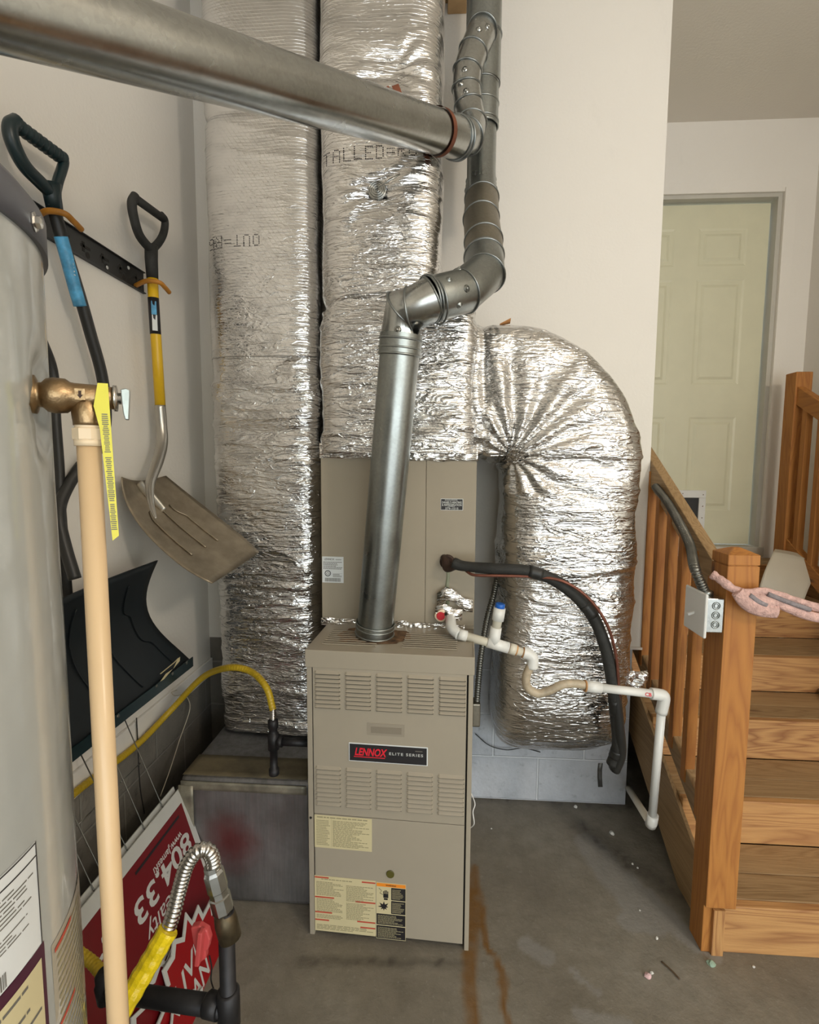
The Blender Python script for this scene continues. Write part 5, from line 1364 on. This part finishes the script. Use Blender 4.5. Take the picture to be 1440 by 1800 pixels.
# right railing
RX = 1.86
rr_ = thing('right_railing', 'orange pine stair railing on the right side with a post beside the cream door', 'railing', (RX, 2.9, .96))
pt_ = at(1402, 656, X=RX)
MB().box(RX-.0, RX+.085, 2.88, 2.965, .96, 2.0).build('newel_post', M['pine_z'], rr_, bevel=.003)
MB().box(RX-.0, RX+.085, 1.52, 1.605, .157, 1.23).build('newel_post', M['pine_z'], rr_, bevel=.003)
s_ = .57
sloped(RX+.01, RX+.05, 1.605, 2.885, 1.925-(2.885-1.605)*s_, .095, s_).build('hand_rail', M['pine_y'], rr_, bevel=.003)
sloped(RX+.01, RX+.05, 1.605, 2.885, 1.115-(2.885-1.605)*s_, .085, s_).build('bottom_rail', M['pine_y'], rr_, bevel=.003)
for k in range(11):
    y = 2.815-k*.115
    z0 = 1.115-(2.885-y)*s_-.05; z1 = 1.925-(2.885-y)*s_-.05
    MB().box(RX+.012, RX+.046, y-.017, y+.017, z0, z1).build('baluster', M['pine_z'], rr_, bevel=.002)
# switch box and conduit on the newel
sb_ = thing('switch_box', 'galvanised electrical box with white switch plate on the left newel post', 'switch', (.79, 1.53, 1.02))
MB().box(.768, NX0-.001, 1.502, 1.60, 1.018, 1.120).build('steel_box', M['galv_bright'], sb_, bevel=.003)
ko = MB()
for z in (1.042, 1.070, 1.098): ko.ring((.796, 1.5005, z), (0, 1, 0), .0105, .0012, 20); ko.ring((.796, 1.5005, z), (0, 1, 0), .006, .0009, 16)
ko.build('knockouts', M['galv'], sb_)
MB().box(.758, .767, 1.488, 1.612, 1.004, 1.135).build('cover_plate', M['white'], sb_, bevel=.004)
MB().obox((.750, 1.55, 1.062), (.010, 0, .004), (0, .004, 0), (-.001, 0, .003)).build('toggle', M['white'], sb_)
cv = thing('rail_conduit', 'flexible steel conduit climbing along the left handrail from the switch box', 'conduit', (.80, 1.55, 1.12))
mb = MB(); corrugated(mb, [Vector((.792, 1.552, 1.115)), at(1222, 1000, Y=1.56), at(1213, 958, X=.815), at(1196, 922, X=.832), at(1174, 884, X=.846), at(1152, 855, X=.850)], .0135, .0085, .0020, 16); mb.build('conduit_hose', M['conduit'], cv)
MB().lathe((.792, 1.552, 1.118), (0, 0, 1), [(0, .018), (.012, .018), (.014, .015)], 16).build('connector', M['galv'], cv)
# pink fuzzy cloth
pk = thing('pink_fuzzy_cloth', 'pink fuzzy cloth strips draped across the left newel post', 'cloth', at(1320, 1060, Y=1.46))
mb = MB(); S = spline([at(1251, 1009, Y=1.49), at(1268, 1020, Y=1.475), at(1290, 1036, Y=1.47), at(1315, 1042, Y=1.465), at(1345, 1040, Y=1.465), at(1385, 1052, Y=1.47), at(1430, 1066, Y=1.48), at(1475, 1080, Y=1.49)], 8)
rad = [.011+.003*noise.noise((i*.3, 0, 0)) for i in range(len(S))]; mb.tube(S, rad, 16, flat=(1.1, .8)); 
S = spline([at(1296, 1040, Y=1.46), at(1312, 1058, Y=1.46), at(1335, 1070, Y=1.46), at(1366, 1076, Y=1.46)], 10); mb.tube(S, [.015+.004*math.sin(PI*i/len(S)) for i in range(len(S))], 16, flat=(1.15, .7))
S = spline([at(1350, 1050, Y=1.465), at(1385, 1068, Y=1.465), at(1425, 1083, Y=1.475), at(1480, 1092, Y=1.49)], 10); mb.tube(S, .0125, 16, flat=(1.1, .8))
S = spline([at(1300, 1048, Y=1.462), at(1330, 1052, Y=1.46), at(1360, 1060, Y=1.462)], 8); mb.tube(S, .016, 14, flat=(1, .7))
po = mb.build('fuzzy_strips', M['pink'], pk)
gm = MB(); S = spline([at(1318, 1046, Y=1.452), at(1335, 1058, Y=1.450), at(1348, 1064, Y=1.452)], 6); gm.tube(S, .0065, 10, flat=(1, .6)); S = spline([at(1350, 1044, Y=1.455), at(1385, 1058, Y=1.455), at(1425, 1072, Y=1.462)], 6); gm.tube(S, .0065, 10, flat=(1, .7)); gm.build('grey_lining', M['grey_cloth'], pk)
# cream curved lid on the fifth tread
tc = [at(1334, 1036, Y=2.70), at(1412, 1060, Y=2.66), at(1442, 992, Y=2.72), at(1360, 970, Y=2.76)]
rows = []
for j in range(13):
    t = j/12; L = tc[0].lerp(tc[3], t); R_2 = tc[1].lerp(tc[2], t); row = []
    for i in range(17):
        s = i/16; p = L.lerp(R_2, s); p = p+Vector((-.02*math.sin(PI*t), -.02*math.sin(PI*t), 0)); 
        if t > .8: p.z += .010*math.sin(PI*s)*((t-.8)/.2)
        row.append(p)
    rows.append(row)
tag(MB().sheet(rows, (.035, .045, .008)).build('plastic_lid', M['cream_box']), 'cream plastic lid standing tilted on an upper stair tread behind the newel post', 'lid')
MG = [('grey covered magazine lying uppermost of the pair on the stair tread', .492, .10, M['cream_box']), ('magazine under the grey one on the stair tread at the right edge', .480, -.1, M['paper'])]
for lb_, z, ro, mt in MG:
    c = at(1472, 1222, Z=.48); c.y = min(c.y, 2.24); c.x = max(c.x, 1.70); u = Vector((math.cos(ro-.5), math.sin(ro-.5), 0)); v = Vector((-u.y, u.x, 0))
    o_ = thing('magazine', lb_, 'magazine', (c.x, c.y, z), group='magazines on the stair tread')
    MB().obox(c+Vector((0, 0, z-c.z+.004)), u*.105, v*.075, (0, 0, .0035)).build('pages', M['paper'], o_)
    MB().obox(c+Vector((0, 0, z-c.z+.0083)), u*.106, v*.076, (0, 0, .0006)).build('cover', M['grey_cloth'] if mt is M['cream_box'] else M['blackpaint'], o_)

# ------------------------------------------------------------------ crumbs on the floor
def crumb(px, py, s, label, mat, seed):
    p = at(px, py, Z=.0); bm = bmesh.new(); bmesh.ops.create_icosphere(bm, subdivisions=2, radius=s)
    for v in bm.verts:
        q_ = v.co.copy(); v.co *= 1+.45*noise.noise(q_*(1.2/s)+Vector((seed, 0, 0))); v.co.z = max(v.co.z*.7, -s*.4)
    me = bpy.data.meshes.new('crumb'); bm.to_mesh(me); bm.free(); me.materials.append(mat)
    zmin = min(v.co.z for v in me.vertices)
    o = bpy.data.objects.new('floor_crumb', me); COL.objects.link(o); o.location = (p.x, p.y, -zmin); o['_w'] = tuple(o.location)
    tag(o, label, 'crumb', 'crumbs on the floor')
for i, (px_, py_, s_, lb_, mt_) in enumerate([(1076, 1466, .010, 'white plaster crumb below the PVC elbow', M['debris']), (1012, 1419, .008, 'white crumb at the foot of the painted block wall', M['debris']),
        (1250, 1695, .011, 'greenish white crumb by the corner of the bottom step', M['verdigris']), (1139, 1717, .010, 'pink crumb alone on the open floor', M['pinkbit']), (1146, 1711, .005, 'tiny white crumb touching the pink one', M['debris']),
        (1155, 1650, .0045, 'small white crumb left of the newel foot', M['debris']), (1112, 1519, .004, 'tiny crumb on the dirty strip, first of the row from the wall', M['debris']), (1121, 1526, .0035, 'tiny crumb on the dirty strip, just right of its twin', M['debris']),
        (1125, 1601, .0035, 'tiny crumb on the pale patch of concrete', M['debris']), (1325, 1700, .004, 'small crumb in front of the bottom step', M['debris']), (864, 1457, .003, 'tiny white fleck on the floor right of the furnace', M['debris'])]):
    crumb(px_, py_, s_, lb_, mt_, i*3.7)
tg1 = [at(1163, 1690, Z=.004), at(1180, 1705, Z=.005), at(1195, 1721, Z=.004)]
tag(MB().tube(spline(tg1, 5), .0022, 6).build('twig', M['twig']), 'thin dry twig lying on the concrete floor', 'twig')

for o in list(bpy.data.objects):
    for k in ('_w', '_local'):
        if k in o: del o[k]
